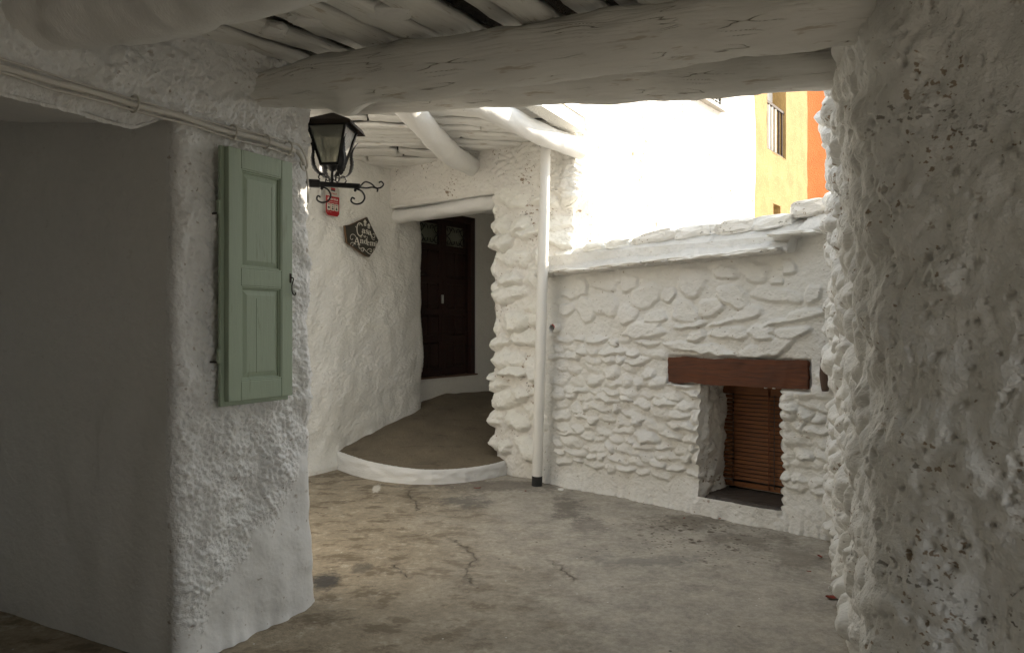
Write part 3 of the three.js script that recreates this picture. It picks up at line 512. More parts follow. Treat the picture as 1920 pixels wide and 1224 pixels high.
// ------------------------------------------------------------------ low stone wall with the blind window and its coping
const V0 = [0.355, 7.65], VD = [0.7071, -0.7071], VN = [-0.7071, -0.7071];
const onV = (u, out = 0) => [V0[0] + VD[0] * u + VN[0] * out, V0[1] + VD[1] * u + VN[1] * out];
const vAngle = Math.atan2(-VD[1], VD[0]) * -1;   // turn about y that lays local x along the wall
{
  const wall = thing('window_stone_wall', 'low whitewashed rubble wall with sloping coping and small deep window', 'wall');
  const rand = mulberry(3131);
  const upper = [[0.74, 2.03, 0.183, 0.082], [1.7, 1.99, 0.143, 0.121], [2.27, 2.04, 0.113, 0.088], [1.21, 1.87, 0.15, 0.106], [1.45, 1.88, 0.072, 0.062], [1.62, 1.73, 0.146, 0.095], [2.08, 1.85, 0.132, 0.09], [2.45, 1.85, 0.189, 0.062], [1.87, 1.76, 0.124, 0.066], [2.22, 1.71, 0.121, 0.051], [0.75, 1.81, 0.138, 0.119], [1.02, 1.71, 0.105, 0.087], [0.52, 1.77, 0.106, 0.114], [1.32, 1.68, 0.115, 0.056], [2.46, 1.96, 0.057, 0.027], [0.27, 1.77, 0.091, 0.062], [0.3, 1.92, 0.091, 0.046], [0.46, 1.98, 0.078, 0.091], [1.18, 1.56, 0.25, 0.071], [2.68, 1.69, 0.144, 0.042], [2.04, 1.55, 0.153, 0.058], [2.34, 1.55, 0.117, 0.056], [2.48, 1.64, 0.126, 0.022], [2.02, 1.64, 0.168, 0.016], [1.68, 1.61, 0.136, 0.027], [2.58, 1.55, 0.123, 0.055], [1.77, 1.41, 0.277, 0.047], [2.38, 1.42, 0.254, 0.056], [1.73, 1.52, 0.075, 0.047], [2.02, 2.05, 0.099, 0.058], [2.75, 1.85, 0.059, 0.071], [1.04, 2.0, 0.104, 0.072], [2.56, 2.06, 0.062, 0.049]]
    .map(([u, v, a, b]) => ({ u, v, a: a * 1.02, b: b * 1.0, h: lerp(0.032, 0.024, sstep(1.5, 2.0, v)), tilt: 0.3, skew: (rand() - 0.5) * 0.3, seed: rand() * 50, rot: (rand() - 0.5) * 0.5, p: 2.6, soft: 0.78 }));
  const lower = courses(rand, 0.16, 2.95, 0.24, 1.48, { rows: () => 0.090, wide: () => 0.195, h: () => 0.035, tilt: 0.6, soft: 0.4, p: 2.2, rot: 0.18, jitter: 0.6, fillU: 0.5, fillV: 0.52,
    keep: (s) => !(s.v > 1.34 && s.u > 1.45) && !(s.u > 1.35 && s.u < 2.8 && s.v > 1.12 && s.v < 1.40) && !(s.u > 1.78 && s.u < 2.46 && s.v < 1.13) && !(s.v < 0.32 && s.u > 1.5) });
  const f = stoneField([...upper, ...lower]), wu = (u, y) => { const k = 1 - 0.6 * sstep(1.4, 1.6, y); return [u + 0.02 * k * N2(u * 6, y * 6), y + 0.016 * k * N2(u * 6 + 3, y * 7)]; };
  const A = 1.763, B = 2.50, y0 = 0.15, y1 = 1.12;
  const disp = (u, y) => {
    const [, , h] = f(...wu(u, y)), foot = (0.035 + 0.02 * N2(u * 5, 61) + 0.012 * N2(u * 17, 63)) * Math.exp(-Math.max(0, y) / 0.10) + 0.03 * sstep(0.34, 0.12, y) * sstep(1.3, 1.8, u);
    let e = 0; if (y > y0 - 0.05 && y < y1) { e = -0.035 * sstep(0.05, 0, Math.abs(u - A)) * sstep(A + 0.002, A - 0.05, u) * 1.2; e -= 0.03 * sstep(0.05, 0, u - B) * (u >= B - 0.001 ? 1 : 0); }
    const lintel = -0.028 * sstep(0.02, 0.0, Math.max(Math.abs(u - 2.09) - 0.63, Math.abs(y - 1.222) - 0.112));
    return h * (lintel < -0.01 ? 0 : 1) + foot + e + lintel + 0.02 * N2(u * 1.6, y * 1.6) + 0.006 * fbm2(u * 7, y * 8, 3, 0.6) + 0.0035 * fbm2(u * 24, y * 24, 2) - 0.012;
  };
  const scallop = (y) => { const q = y / 0.088 + 0.35 * N2(y * 5, 3), k = q - Math.floor(q), s = hash2(Math.floor(q), 4); return -(0.018 + 0.035 * s) * Math.pow(Math.sin(Math.PI * k), 0.7) + 0.014; };
  const vPath = planPath([onV(-0.1), onV(3.0)]);
  const pt = (u, y, c) => {
    let uu = u; if (y < y1 + 0.02) { const k = Math.exp(-Math.max(0, u - B) / 0.07) * (u >= B - 0.001 ? 1 : 0); uu = u + scallop(y) * k * sstep(y0, y0 + 0.03, y); uu += 0.012 * N2(y * 9, 8) * Math.exp(-Math.max(0, A - u) / 0.08) * (u <= A + 0.001 && u > A - 0.4 ? 1 : 0); }
    const q = onV(uu, disp(u, y)); return [q[0], y, -q[1]];
  };
  const us = [...range(-0.06, A, 0.0105), ...range(A + 0.02, B - 0.02, 0.02), ...range(B, 2.98, 0.0105)], vs = [...range(-0.02, y0, 0.0105), ...range(y0 + 0.0105, y1, 0.0105), ...range(y1 + 0.0105, 2.32, 0.0105)];
  sheet(wall, 'plaster', M.stone, us, vs, pt, { skip: (u, y) => u > A && u < B && y > y0 && y < y1, pick: (u, y) => { const [s, id] = f(...wu(u, y)); return s < 0.93 ? id : -1; } });
  // window recess: left reveal, sill, back, right reveal
  sheet(wall, 'window_reveal', M.dirty, range(0, 0.47, 0.012), range(0.05, 1.2, 0.012), (r, y) => { const k = sstep(0, 0.12, r), q = onV(A + 0.012 * N2(y * 9, 8) * (1 - k) + 0.022 * k + (0.022 * N2(r * 5, y * 4) + 0.012 * fbm2(r * 14, y * 12, 3)) * k, disp(A, y) * (1 - k) - r); return [q[0], y, -q[1]]; }, {});
  sheet(wall, 'window_sill', M.sill, range(A - 0.06, B + 0.12, 0.02), range(0.02, 0.5, 0.015), (u, r) => { const q = onV(u, -r); return [q[0], 0.150 + 0.05 * r + 0.006 * fbm2(u * 8, r * 8, 3) - 0.05 * sstep(0.07, 0.02, r + 0.02 * N2(u * 12, 3)), -q[1]]; }, {});
  const vq = (u0, u1, r0, r1) => [onV(u0, -r0), onV(u1, -r0), onV(u1, -r1), onV(u0, -r1)];
  part('wall_core', prism(vq(-0.05, A - 0.02, 0.06, 0.85), -0.1, 2.2), M.core, wall); part('wall_core', prism(vq(B + 0.07, 3.1, 0.06, 0.85), -0.1, 2.2), M.core, wall);
  part('wall_core', prism(vq(A - 0.02, B + 0.07, 0.50, 0.85), -0.1, 2.2), M.core, wall); part('wall_core', prism(vq(A - 0.02, B + 0.07, 0.06, 0.5), 1.20, 2.2), M.core, wall); part('wall_core', prism(vq(A - 0.02, B + 0.07, 0.10, 0.5), -0.1, 0.09), M.core, wall);
  const frame = new THREE.Group(); frame.name = 'window_frame'; wall.add(frame); { const q = onV(A, -0.46); frame.position.set(q[0], 0.17, -q[1]); frame.rotation.y = vAngle * -1 * -1; }
  part('frame_post', boxAt(0.05, 0.98, 0.03, 0.035, 0.47, 0.0, 0.004), M.pipe, frame); part('frame_post', boxAt(0.05, 0.98, 0.03, 0.86, 0.47, 0.0, 0.004), M.pipe, frame); part('frame_rail', boxAt(0.80, 0.03, 0.03, 0.45, 0.022, 0.003, 0.004), M.pipe, frame);
  part('pane', boxAt(0.84, 0.98, 0.006, 0.45, 0.47, -0.018), M.black, frame);
  // lintel: one stained squared timber
  const lg = new THREE.BoxGeometry(1.25, 0.222, 0.34, 60, 10, 4), lp = lg.attributes.position;
  for (let i = 0; i < lp.count; i++) { const x = lp.getX(i), y = lp.getY(i), z = lp.getZ(i); lp.setXYZ(i, x + 0.006 * N2(y * 20, 3) * Math.sign(x), y + 0.009 * N2(x * 3 + y, 7) + 0.003 * N2(x * 14, z * 3), z + 0.004 * N2(x * 8, y * 8)); }
  lg.computeVertexNormals();
  const lint = part('lintel', metreUV(lg), M.brown, wall); { const q = onV(2.088, -0.157); lint.position.set(q[0], 1.221, -q[1]); lint.rotation.set(0, vAngle, 0.004, 'YXZ'); }
  // coping: a sloping mortar cap with a broken lip, higher at its right end
  const lipY = (u) => 2.105 + 0.026 * u + 0.115 * sstep(2.60, 2.64, u + 0.01 * N2(u * 9, 2)), prof = [[-0.06, 0.03], [0.0, 0.004], [0.06, 0.0], [0.095, 0.008], [0.10, 0.024], [0.088, 0.040]];
  for (let k = 1; k <= 26; k++) prof.push([0.088 - 0.41 * k / 26, 0.040 + 0.285 * Math.pow(k / 26, 0.95)]); prof.push([-0.36, 0.325], [-0.5, 0.31], [-0.86, 0.30], [-0.88, 0.0]);
  sheet(wall, 'coping', M.coping, range(-0.07, 3.0, 0.0125), prof.map((_, i) => i), (u, i) => {
    const [o, y] = prof[i], lipZone = sstep(8, 4, i) * sstep(-1, 3, i), chunk = 0.035 * N2(u * 4.2, 31) + 0.026 * N2(u * 11, 33) + 0.012 * N2(u * 27, 35), raised = sstep(2.60, 2.64, u);
    const q = onV(u, o * 1 + lipZone * (chunk + 0.01 * N2(u * 30, i)) - 0.05 * raised * lipZone + 0.006 * fbm2(u * 12, i * 0.5, 3));
    return [q[0], lipY(u) + y * (1 - 0.25 * raised) + 0.016 * fbm2(u * 11, i * 0.5, 5, 0.62) + 0.010 * lipZone * N2(u * 7, 40) + 0.02 * N2(u * 2.2, 5) * sstep(4, 14, i), -q[1]];
  }, { flip: false });
  for (const [u, l, hh, rot, dy, mat] of [[0.46, 0.15, 0.05, 0.02, 0.0, 'cream'], [0.74, 0.14, 0.055, 0.03, 0.0, 'cream'], [1.14, 0.27, 0.07, 0.13, 0.02, 'dirty'], [1.60, 0.22, 0.07, 0.05, 0.03, 'coping'], [1.98, 0.20, 0.07, 0.04, 0.03, 'dirty'], [2.32, 0.19, 0.065, 0.06, 0.03, 'coping'], [2.62, 0.16, 0.07, 0.05, 0.03, 'dirty'], [2.88, 0.16, 0.08, 0.06, 0.02, 'coping']]) {
    const r = part('coping_stone', rockGeo(l, hh, 0.10, u * 7), M[mat], wall), q = onV(u, -0.27); r.position.set(q[0], lipY(u) + 0.275 + dy * 0.6, -q[1]); r.rotation.set(0, vAngle, rot, 'YXZ');
  }
  { const r = mulberry(444); let u = -0.02; while (u < 2.56) {   // thin broken slabs that make the lip, lapping one over the next
      const l = lerp(0.10, 0.23, r()), g = rockGeo(l, lerp(0.014, 0.024, r()), lerp(0.08, 0.12, r()), u * 5 + 2), slab = part('coping_stone', g, r() < 0.5 ? M.dirty : M.coping, wall), q = onV(u + l * 0.8, lerp(0.035, 0.075, r()));
      slab.position.set(q[0], lipY(u + l * 0.8) + lerp(0.022, 0.045, r()), -q[1]); slab.rotation.set(0.45 * 0, vAngle + (r() - 0.5) * 0.2, lerp(-0.02, 0.06, r()), 'YXZ'); u += l * lerp(1.2, 1.6, r());
  } }
}

// ------------------------------------------------------------------ passage roof: three limed beams, split planks and the earth above them
{
  const line = (p) => p.map(([x, y, d]) => P3(x, y, d));
  const bump = (t, c, w, k) => k * Math.exp(-(((t - c) / w) ** 2));
  const b1 = tag(part(numbered('ceiling_beam'), logGeo(line([[-1.62, 2.86, 4.12], [-0.9, 2.865, 3.86], [0, 2.87, 3.51], [0.8, 2.875, 3.22], [1.50, 2.88, 2.98]]), (t, a) => {
    const down = Math.max(0, -Math.sin(a)), up = Math.max(0, Math.sin(a)), front = Math.max(0, Math.cos(a));
    return lerp(0.085, 0.135, sstep(0.06, 0.30, t)) + bump(t, 0.265, 0.022, 0.05) * down * down + bump(t, 0.39, 0.04, 0.018) * down + bump(t, 0.225, 0.04, 0.03) * up + bump(t, 0.33, 0.05, 0.012) * up - 0.012 * bump(t, 0.30, 0.03, 1) * down + 0.004 * front;
  }, { rings: 150, sides: 40, rough: 0.011, seed: 5, squash: 0.95 }), M.limed, scene), 'thick knotted white beam crossing above the courtyard, nearer of the two', 'beam', 'beams under the passage roof');
  const b2 = tag(part(numbered('ceiling_beam'), logGeo(line([[-1.5, 3.03, 4.72], [-0.6, 3.02, 4.50], [0.3, 3.005, 4.31], [1.1, 3.0, 4.15], [2.1, 3.005, 3.93]]), (t, a) => 0.118 + bump(t, 0.75, 0.06, 0.012) * Math.max(0, -Math.sin(a)) - bump(t, 0.84, 0.03, 0.012) * Math.max(0, -Math.sin(a)) + 0.008 * t, { rings: 130, sides: 36, rough: 0.009, seed: 25 }), M.limed, scene), 'smoother grey-white beam behind the knotted one, ending in the lumpy wall', 'beam', 'beams under the passage roof');
  const b0 = tag(part(numbered('ceiling_beam'), logGeo(line([[-2.1, 2.86, 3.02], [-1.75, 2.86, 2.95], [-1.4, 2.87, 2.88], [-1.0, 2.88, 2.70], [0, 2.9, 2.28], [2.3, 2.9, 1.32]]), (t) => 0.155, { rings: 90, sides: 32, rough: 0.008, seed: 45, squash: 1.15 }), M.logPaint, scene), 'smooth plastered beam over the doorway at upper left', 'beam', 'beams under the passage roof');
  const roof = thing('passage_roof', 'passage ceiling of split whitewashed planks under packed earth', 'roof');
  const rand = mulberry(808), T = [0.454, 0.891], S = [0.891, -0.454];
  const slope = (x, d) => 3.035 + 0.085 * (d - 3.5);
  let q = -2.75;
  while (q < 2.6) {
    const w = lerp(0.10, 0.19, rand()), base = [S[0] * q, 3.2 + S[1] * q], skew = (rand() - 0.5) * 0.05, l0 = -lerp(0.95, 1.3, rand()) - 1.6, l1 = lerp(1.25, 1.5, rand()), lift = rand() < 0.3 ? 0.05 : rand() * 0.025;
    const pt = (l, k) => { const x = base[0] + T[0] * l + S[0] * skew * k, d = base[1] + T[1] * l + S[1] * skew * k; return P3(x, slope(x, d) + lift, d); };
    part('plank', plankGeo(pt(l0, -1), pt(l1, 1), w, 0.06, q * 9.7 + 40, { segs: 34, wane: 0.14, sag: 0.006 }), M.plank, roof);
    q += w * 0.97 + lerp(0.02, 0.10, rand());
  }
  for (const [x, d, l, w, turn] of [[-0.95, 3.45, 0.16, 0.12, 0.3], [-0.55, 3.35, 0.2, 0.13, 0.2], [-1.15, 3.62, 0.12, 0.1, 0.4]]) part('packing_stone', rockGeo(l * 0.5, 0.03, w * 0.5, x * 9).rotateY(turn).translate(x, slope(x, d) - 0.005, -d), M.logPaint, roof);
  part('earth_fill', prism([[-4.9, -2.6], [-1.15, 4.75], [2.0, 4.2], [2.1, -2.6]], 3.21, 3.30).translate(0, 0, 0), M.earth, roof);
  part('passage_end_wall', prism([[-5.3, -2.2], [2.2, -2.4], [2.2, -2.7], [-5.3, -2.5]], 0, 3.3), M.plain, roof);
  part('terrace', prism([[-5.0, -2.7], [-1.2, 4.80], [2.2, 4.25], [2.2, -2.7]], 3.30, 3.52), M.plain, roof);
}

// ------------------------------------------------------------------ porch roof over the door: two painted logs, rough planks, eave
{
  const l1 = tag(part(numbered('porch_log'), logGeo([P3(-0.93, 3.42, 5.5), P3(-0.82, 3.42, 6.6), P3(-0.725, 3.415, 7.35), P3(-0.60, 3.40, 7.95), P3(-0.44, 3.40, 8.40)], (t) => 0.112, { rings: 70, sides: 26, rough: 0.006, seed: 61 }), M.logPaint, scene), 'smooth white bent log carrying the porch planks above the door', 'log', 'logs under the porch roof');
  const l2 = tag(part(numbered('porch_log'), logGeo([P3(-0.60, 3.42, 5.5), P3(-0.13, 3.42, 6.35), P3(0.25, 3.40, 6.95), P3(0.70, 3.375, 7.50)], (t) => 0.098, { rings: 70, sides: 26, rough: 0.006, seed: 71 }), M.logPaint, scene), 'smooth white log at the porch eave, passing above the drainpipe', 'log', 'logs under the porch roof');
  const roof = thing('porch_roof', 'porch roof of rough horizontal planks over the entrance door', 'roof');
  const rand = mulberry(717); let d = 6.62;
  while (d < 9.75) {
    const w = lerp(0.10, 0.20, rand()), right = d < 7.25 ? 0.70 + 0.53 * (d - 7.3) - 0.02 : Math.min(0.75, onW(0)[0] + (W0[1] - d) * 1.25 + 0.5), tilt = -0.10 + (rand() - 0.5) * 0.05, x0 = -3.4 + 0.2 * rand(), lift = rand() * 0.05;
    const brk = right - lerp(0.9, 2.2, rand());
    for (const [a, b, k] of [[x0, brk - 0.01, 0], [brk + 0.01, right, 1]]) if (b - a > 0.3) part('plank', plankGeo(P3(a, 3.545 + lift + k * 0.012, d - tilt * 0 - (a + 1) * -tilt * -1), P3(b, 3.545 + lift - k * 0.006, d - (b + 1) * -tilt * -1), w * lerp(0.85, 1.1, rand()), 0.05, d * 11 + k * 3, { segs: 30, wane: 0.22, sag: 0.012 }), M.plank, roof);
    d += w * 0.94 + lerp(0.012, 0.07, rand());
  }
  part('eave_slab', prism([[0.10, 6.46], [0.26, 6.46], [0.70, 7.30], [0.52, 7.36]], 3.505, 3.638), M.cream, roof);
  part('earth_fill', prism([[-3.8, 6.6], [0.0, 6.5], [0.2, 6.6], [0.55, 7.36], [0.3, 7.8], [-0.6, 8.6], [-1.5, 9.4], [-3.8, 9.5]], 3.615, 3.635), M.earth, roof);
  part('roof_slab', prism([[-3.9, 6.5], [0.0, 6.42], [0.26, 6.44], [0.72, 7.30], [0.8, 7.9], [-0.6, 9.2], [-1.3, 10], [-3.9, 9.6]], 3.64, 3.76), M.dirty, roof);
}

// ------------------------------------------------------------------ drainpipe
{
  const pipe = thing('drainpipe', 'white painted drainpipe running down beside the stone pillar', 'pipe');
  const top = P3(0.335, 3.42, 7.36), bot = P3(0.253, 0.10, 7.50), at = (t) => bot.clone().lerp(top, t), R = 0.052;
  const seg = (t0, t1, r, m, name) => { const a = at(t0), b = at(t1), g = new THREE.CylinderGeometry(r, r, a.distanceTo(b), 24, 1); g.applyQuaternion(new THREE.Quaternion().setFromUnitVectors(new THREE.Vector3(0, 1, 0), b.clone().sub(a).normalize())); const c = a.lerp(b, 0.5); g.translate(c.x, c.y, c.z); part(name, g, m, pipe); };
  seg(0, 0.208, R, M.pipe, 'pipe_length'); seg(0.20, 0.645, R * 1.05, M.pipe, 'pipe_length'); seg(0.63, 0.80, R, M.pipe, 'pipe_length'); seg(0.79, 1, R * 0.95, M.pipe, 'pipe_length');
  seg(0.196, 0.207, R * 1.12, M.pipe, 'collar'); seg(0.632, 0.643, R * 1.12, M.pipe, 'collar'); seg(0.792, 0.803, R * 1.08, M.pipe, 'collar');
  seg(-0.032, 0.0005, R * 1.03, M.black, 'rubber_foot');
}

// ------------------------------------------------------------------ outlet stub in the low wall
{
  const q = onV(0.146, 0.03), stub = thing('pipe_outlet', 'short white plastic pipe stub with red scrap beside drainpipe', 'pipe', undefined, [q[0], 1.585, -q[1]]);
  stub.rotation.y = vAngle;
  const ring = new THREE.LatheGeometry([[0.030, -0.12], [0.030, 0.052], [0.040, 0.054], [0.042, 0.04], [0.042, -0.12]].map(([x, y]) => new THREE.Vector2(x, y)), 20).rotateX(Math.PI / 2); part('sleeve', ring, M.pipe, stub);
  part('bore', new THREE.CylinderGeometry(0.031, 0.031, 0.01, 18).rotateX(Math.PI / 2).translate(0, 0, -0.03), M.black, stub);
  part('red_scrap', new THREE.TorusGeometry(0.034, 0.007, 6, 10, 1.5).rotateZ(0.1).translate(0, 0, 0.05), std({ color: new THREE.Color().setRGB(0.45, 0.02, 0.02) }), stub);
}

// ------------------------------------------------------------------ green shutter on the pier
{
  const p = onL(-0.715, 0.062), shutter = thing('green_shutter', 'sage green panelled wooden shutter hung open on the white pier', 'shutter', undefined, [p[0], 1.205, -p[1]]);
  shutter.rotation.y = Math.atan2(LD[1], LD[0]);      // local x along the wall, z out of it
  const W = 0.455, H = 1.285, b = (w, h, t, x, y, z, r = 0.004) => metreUV(boxAt(w, h, t, x, y, z, r));
  part('backing_frame', b(W, H, 0.018, W / 2, H / 2, -0.012), M.green, shutter);
  const x0 = 0.022, x1 = W - 0.002, y0 = 0.024, y1 = H - 0.004, st = 0.078, mid = 0.60;
  for (const x of [x0 + st / 2, x1 - st / 2]) part('stile', b(st, y1 - y0, 0.032, x, (y0 + y1) / 2, 0.014), M.green, shutter);
  const rails = [[y0, 0.095], [mid, 0.085], [y1 - 0.095, 0.095]];
  for (const [y, h] of rails) part('rail', b(x1 - x0 - 2 * st - 0.002, h, 0.031, (x0 + x1) / 2, y + h / 2, 0.014), M.green, shutter);
  for (const [a, c] of [[y0 + 0.095, mid], [mid + 0.085, y1 - 0.095]]) {
    const l = x0 + st, r = x1 - st, cx = (l + r) / 2, cy = (a + c) / 2, w = r - l, h = c - a;
    const bev = new THREE.ExtrudeGeometry(new THREE.Shape([[-w / 2 + 0.045, -h / 2 + 0.045], [w / 2 - 0.045, -h / 2 + 0.045], [w / 2 - 0.045, h / 2 - 0.045], [-w / 2 + 0.045, h / 2 - 0.045]].map((q) => new THREE.Vector2(...q))), { depth: 0.006, bevelEnabled: true, bevelThickness: 0.010, bevelSize: 0.030, bevelSegments: 1 });
    bev.translate(cx, cy, 0.004);
    const panel = part('panel', metreUV(bev), M.green, shutter);
    part('panel_seam', boxAt(0.0013, h - 0.10, 0.001, cx + (a < 0.3 ? -0.03 : 0.075), cy - 0.01, 0.0203), M.seam, panel);
    for (const [k, o] of [[0, 0.006], [1, 0.014], [2, 0.022]]) {   // stepped moulding round the panel
      const z = 0.026 - k * 0.008, t = 0.009;
      for (const s of [-1, 1]) { part('moulding', b(t, h - 0.001, 0.012, cx + s * (w / 2 - o + 0.002), cy, z - 0.004, 0.003), M.green, shutter); part('moulding', b(w - 0.001, t, 0.0122, cx, cy + s * (h / 2 - o + 0.002), z - 0.004, 0.003), M.green, shutter); }
    }
  }
  for (const y of [0.25, 0.98]) { const h = part('hinge', b(0.014, 0.07, 0.02, -0.008, y, -0.006), M.green, shutter); part('hinge_pin', new THREE.CylinderGeometry(0.005, 0.005, 0.05, 8).rotateX(Math.PI / 2).translate(-0.012, y - 0.03, -0.035), M.rust, h); }
  const latch = part('latch', tube([[W - 0.018, 0.66, 0.032], [W - 0.012, 0.655, 0.045], [W - 0.022, 0.615, 0.045], [W - 0.014, 0.575, 0.042], [W + 0.004, 0.565, 0.042], [W + 0.008, 0.578, 0.042]], 0.0035, 26, 6), M.rust, shutter);
  part('latch_plate', b(0.012, 0.05, 0.004, W - 0.018, 0.655, 0.0315, 0.001), M.rust, latch);
}

// ------------------------------------------------------------------ cables along the wall over the shutter
{
  const c = thing('cable_bundle', 'white painted cable bundle clipped along the wall over the shutter', 'cable');
  const run = (y, out, r, t0, t1, seed, wob) => { const pts = []; for (let t = t0; t <= t1 + 0.001; t += 0.12) { const p = onL(t, out + pierDisp(t, y) * 0.2 + 0.002 * N2(t * 5, seed)); pts.push(P3(p[0], y + wob * N2(t * 1.7, seed), p[1])); } return tube(pts, r, 160, 8); };
  part('conduit', run(2.575, 0.040, 0.014, -3.2, -0.18, 1, 0.010), M.cable, c); part('cable', run(2.548, 0.034, 0.006, -3.2, -0.2, 2, 0.014), M.cable, c); part('cable', run(2.602, 0.034, 0.0055, -3.2, -0.2, 3, 0.012), M.cable, c); part('cable', run(2.60, 0.040, 0.0045, -0.62, -0.2, 4, 0.022), M.cable, c);
  for (const t of [-2.6, -1.9, -1.16, -0.62, -0.40, -0.24]) { const p = onL(t, 0.034), g = new THREE.TorusGeometry(0.034, 0.006, 6, 16).scale(1, 1.05, 0.6).rotateY(Math.atan2(LD[1], LD[0]) + Math.PI / 2); g.translate(p[0], 2.577, -p[1]); part('clip', g, M.cable, c); }
  const e = (t, o, y) => { const p = onL(t, o); return P3(p[0], y, p[1]); };
  part('cable_end', tube([e(-0.22, 0.045, 2.602), e(-0.18, 0.05, 2.607), e(-0.14, 0.055, 2.575), e(-0.11, 0.055, 2.51), e(-0.125, 0.055, 2.475), e(-0.155, 0.055, 2.485), e(-0.16, 0.05, 2.515)], 0.0065, 50, 8), M.cable, c);
  part('cable_end', tube([e(-0.19, 0.045, 2.575), e(-0.165, 0.055, 2.55), e(-0.13, 0.05, 2.505)], 0.012, 20, 8), M.cable, c);
  part('cable_end', tube([e(-0.12, 0.052, 2.50), e(-0.10, 0.045, 2.45), e(-0.09, 0.04, 2.40), e(-0.08, 0.03, 2.30)], 0.006, 30, 8), M.cable, c);
}

// ------------------------------------------------------------------ wall lantern on its bracket
{
  const lan = thing('wall_lantern', 'black wrought iron lantern on scrolled bracket at the pier corner', 'lantern', undefined, [-1.06, 2.445, -4.46]);
  lan.rotation.y = 0.30;   // the arm points right and a little away
  const arm = 0.0;
  part('arm', mergeGeometries([boxAt(0.30, 0.028, 0.028, 0.0, 0, 0, 0.003), boxAt(0.15, 0.045, 0.034, -0.16, 0.002, 0, 0.004)]), M.iron, lan);
  const scroll = (pts, r = 0.005) => tube(pts, r, 40, 7);
  part('scroll', scroll([[0.15, 0.0, 0], [0.18, 0.028, 0], [0.215, 0.02, 0], [0.245, -0.004, 0], [0.275, 0.0, 0], [0.29, 0.022, 0], [0.275, 0.036, 0], [0.262, 0.028, 0]]), M.iron, lan);
  part('scroll', scroll([[0.15, -0.006, 0], [0.19, -0.008, 0], [0.225, -0.002, 0], [0.255, -0.012, 0], [0.252, -0.028, 0]]), M.iron, lan);
  for (const x of [-0.085, 0.115]) part('scroll', scroll([[x, -0.012, 0], [x + 0.045, -0.03, 0], [x + 0.062, -0.065, 0], [x + 0.045, -0.098, 0], [x + 0.008, -0.108, 0], [x - 0.018, -0.092, 0], [x - 0.012, -0.070, 0], [x + 0.004, -0.078, 0]], 0.0055), M.iron, lan);
  part('boss', new THREE.SphereGeometry(0.009, 10, 8).translate(-0.075, -0.025, 0), M.iron, lan); part('boss', new THREE.SphereGeometry(0.009, 10, 8).translate(0.12, -0.026, 0), M.iron, lan);
  // the lamp itself, turned on the arm: tapered four-sided body on a short stem
  const turn = 0.38, cx = -0.012, rot = (g) => g.rotateY(-turn).translate(cx, 0, 0);
  const yb = 0.115, yt = 0.335, hb = 0.052, ht = 0.112;   // half widths at bottom and top
  part('stem', rot(mergeGeometries([new THREE.CylinderGeometry(0.009, 0.013, 0.10, 10).translate(0, 0.06, 0), new THREE.CylinderGeometry(0.04, 0.016, 0.03, 12).translate(0, 0.098, 0)])), M.iron, lan);
  const bar = (a, b, r) => { const A = new THREE.Vector3(...a), B = new THREE.Vector3(...b), g = new THREE.BoxGeometry(r, A.distanceTo(B), r); g.applyQuaternion(new THREE.Quaternion().setFromUnitVectors(new THREE.Vector3(0, 1, 0), B.clone().sub(A).normalize())); A.lerp(B, 0.5); return g.translate(A.x, A.y, A.z); };
  const cs = [[-1, 1], [1, 1], [1, -1], [-1, -1]], frame = [];
  cs.forEach(([x, z], i) => { const [x2, z2] = cs[(i + 1) % 4]; frame.push(bar([x * hb, yb, z * hb], [x * ht, yt, z * ht], 0.015), bar([x * hb, yb, z * hb], [x2 * hb, yb, z2 * hb], 0.016), bar([x * ht, yt, z * ht], [x2 * ht, yt, z2 * ht], 0.016)); });
  part('frame', rot(mergeGeometries(frame)), M.iron, lan);
  cs.forEach(([x, z], i) => {
    const [x2, z2] = cs[(i + 1) % 4], k = 0.97, seg = 14, pos = [], uv = [], idx = [];
    for (let j = 0; j <= seg; j++) for (let l = 0; l <= seg; l++) { const v = j / seg, u = l / seg, h = lerp(hb, ht, v) * k, px = lerp(x, x2, u) * h, pz = lerp(z, z2, u) * h, nx = (x + x2) / 2, nz = (z + z2) / 2, e = 0.0016 * Math.sin(u * 31 + Math.sin(v * 19)) * Math.sin(v * 36 + Math.cos(u * 13)); pos.push(px + nx * e, lerp(yb, yt, v), pz + nz * e); uv.push(u * 0.2, v * 0.22); }
    for (let j = 0; j < seg; j++) for (let l = 0; l < seg; l++) { const a = j * (seg + 1) + l; idx.push(a, a + 1, a + seg + 2, a, a + seg + 2, a + seg + 1); }
    const g = new THREE.BufferGeometry(); g.setAttribute('position', new THREE.Float32BufferAttribute(pos, 3)); g.setAttribute('uv', new THREE.Float32BufferAttribute(uv, 2)); g.setIndex(idx); g.computeVertexNormals();
    part('glass', rot(g), M.hammered, lan);
  });
  part('bulb_holder', rot(new THREE.CylinderGeometry(0.018, 0.02, 0.05, 12).translate(0, yb + 0.03, 0)), M.grey, lan);
  part('bulb', rot(new THREE.SphereGeometry(0.032, 16, 12).translate(0, yb + 0.085, 0)), new THREE.MeshPhysicalMaterial({ color: 0xf4f0e4, roughness: 0.4 }), lan);
  // hipped cap with a flared skirt
  const cap = new THREE.CylinderGeometry(0.012, 0.205, 0.075, 4, 1).rotateY(Math.PI / 4).translate(0, yt + 0.055, 0), skirt = new THREE.CylinderGeometry(0.205, 0.222, 0.028, 4, 1, true).rotateY(Math.PI / 4).translate(0, yt + 0.004, 0), inner = new THREE.CylinderGeometry(0.17, 0.20, 0.004, 4).rotateY(Math.PI / 4).translate(0, yt + 0.012, 0);
  part('cap', rot(mergeGeometries([cap, skirt, inner].map((g) => g.toNonIndexed()).map((g) => { g.computeVertexNormals(); return g; }))), M.rust, lan);
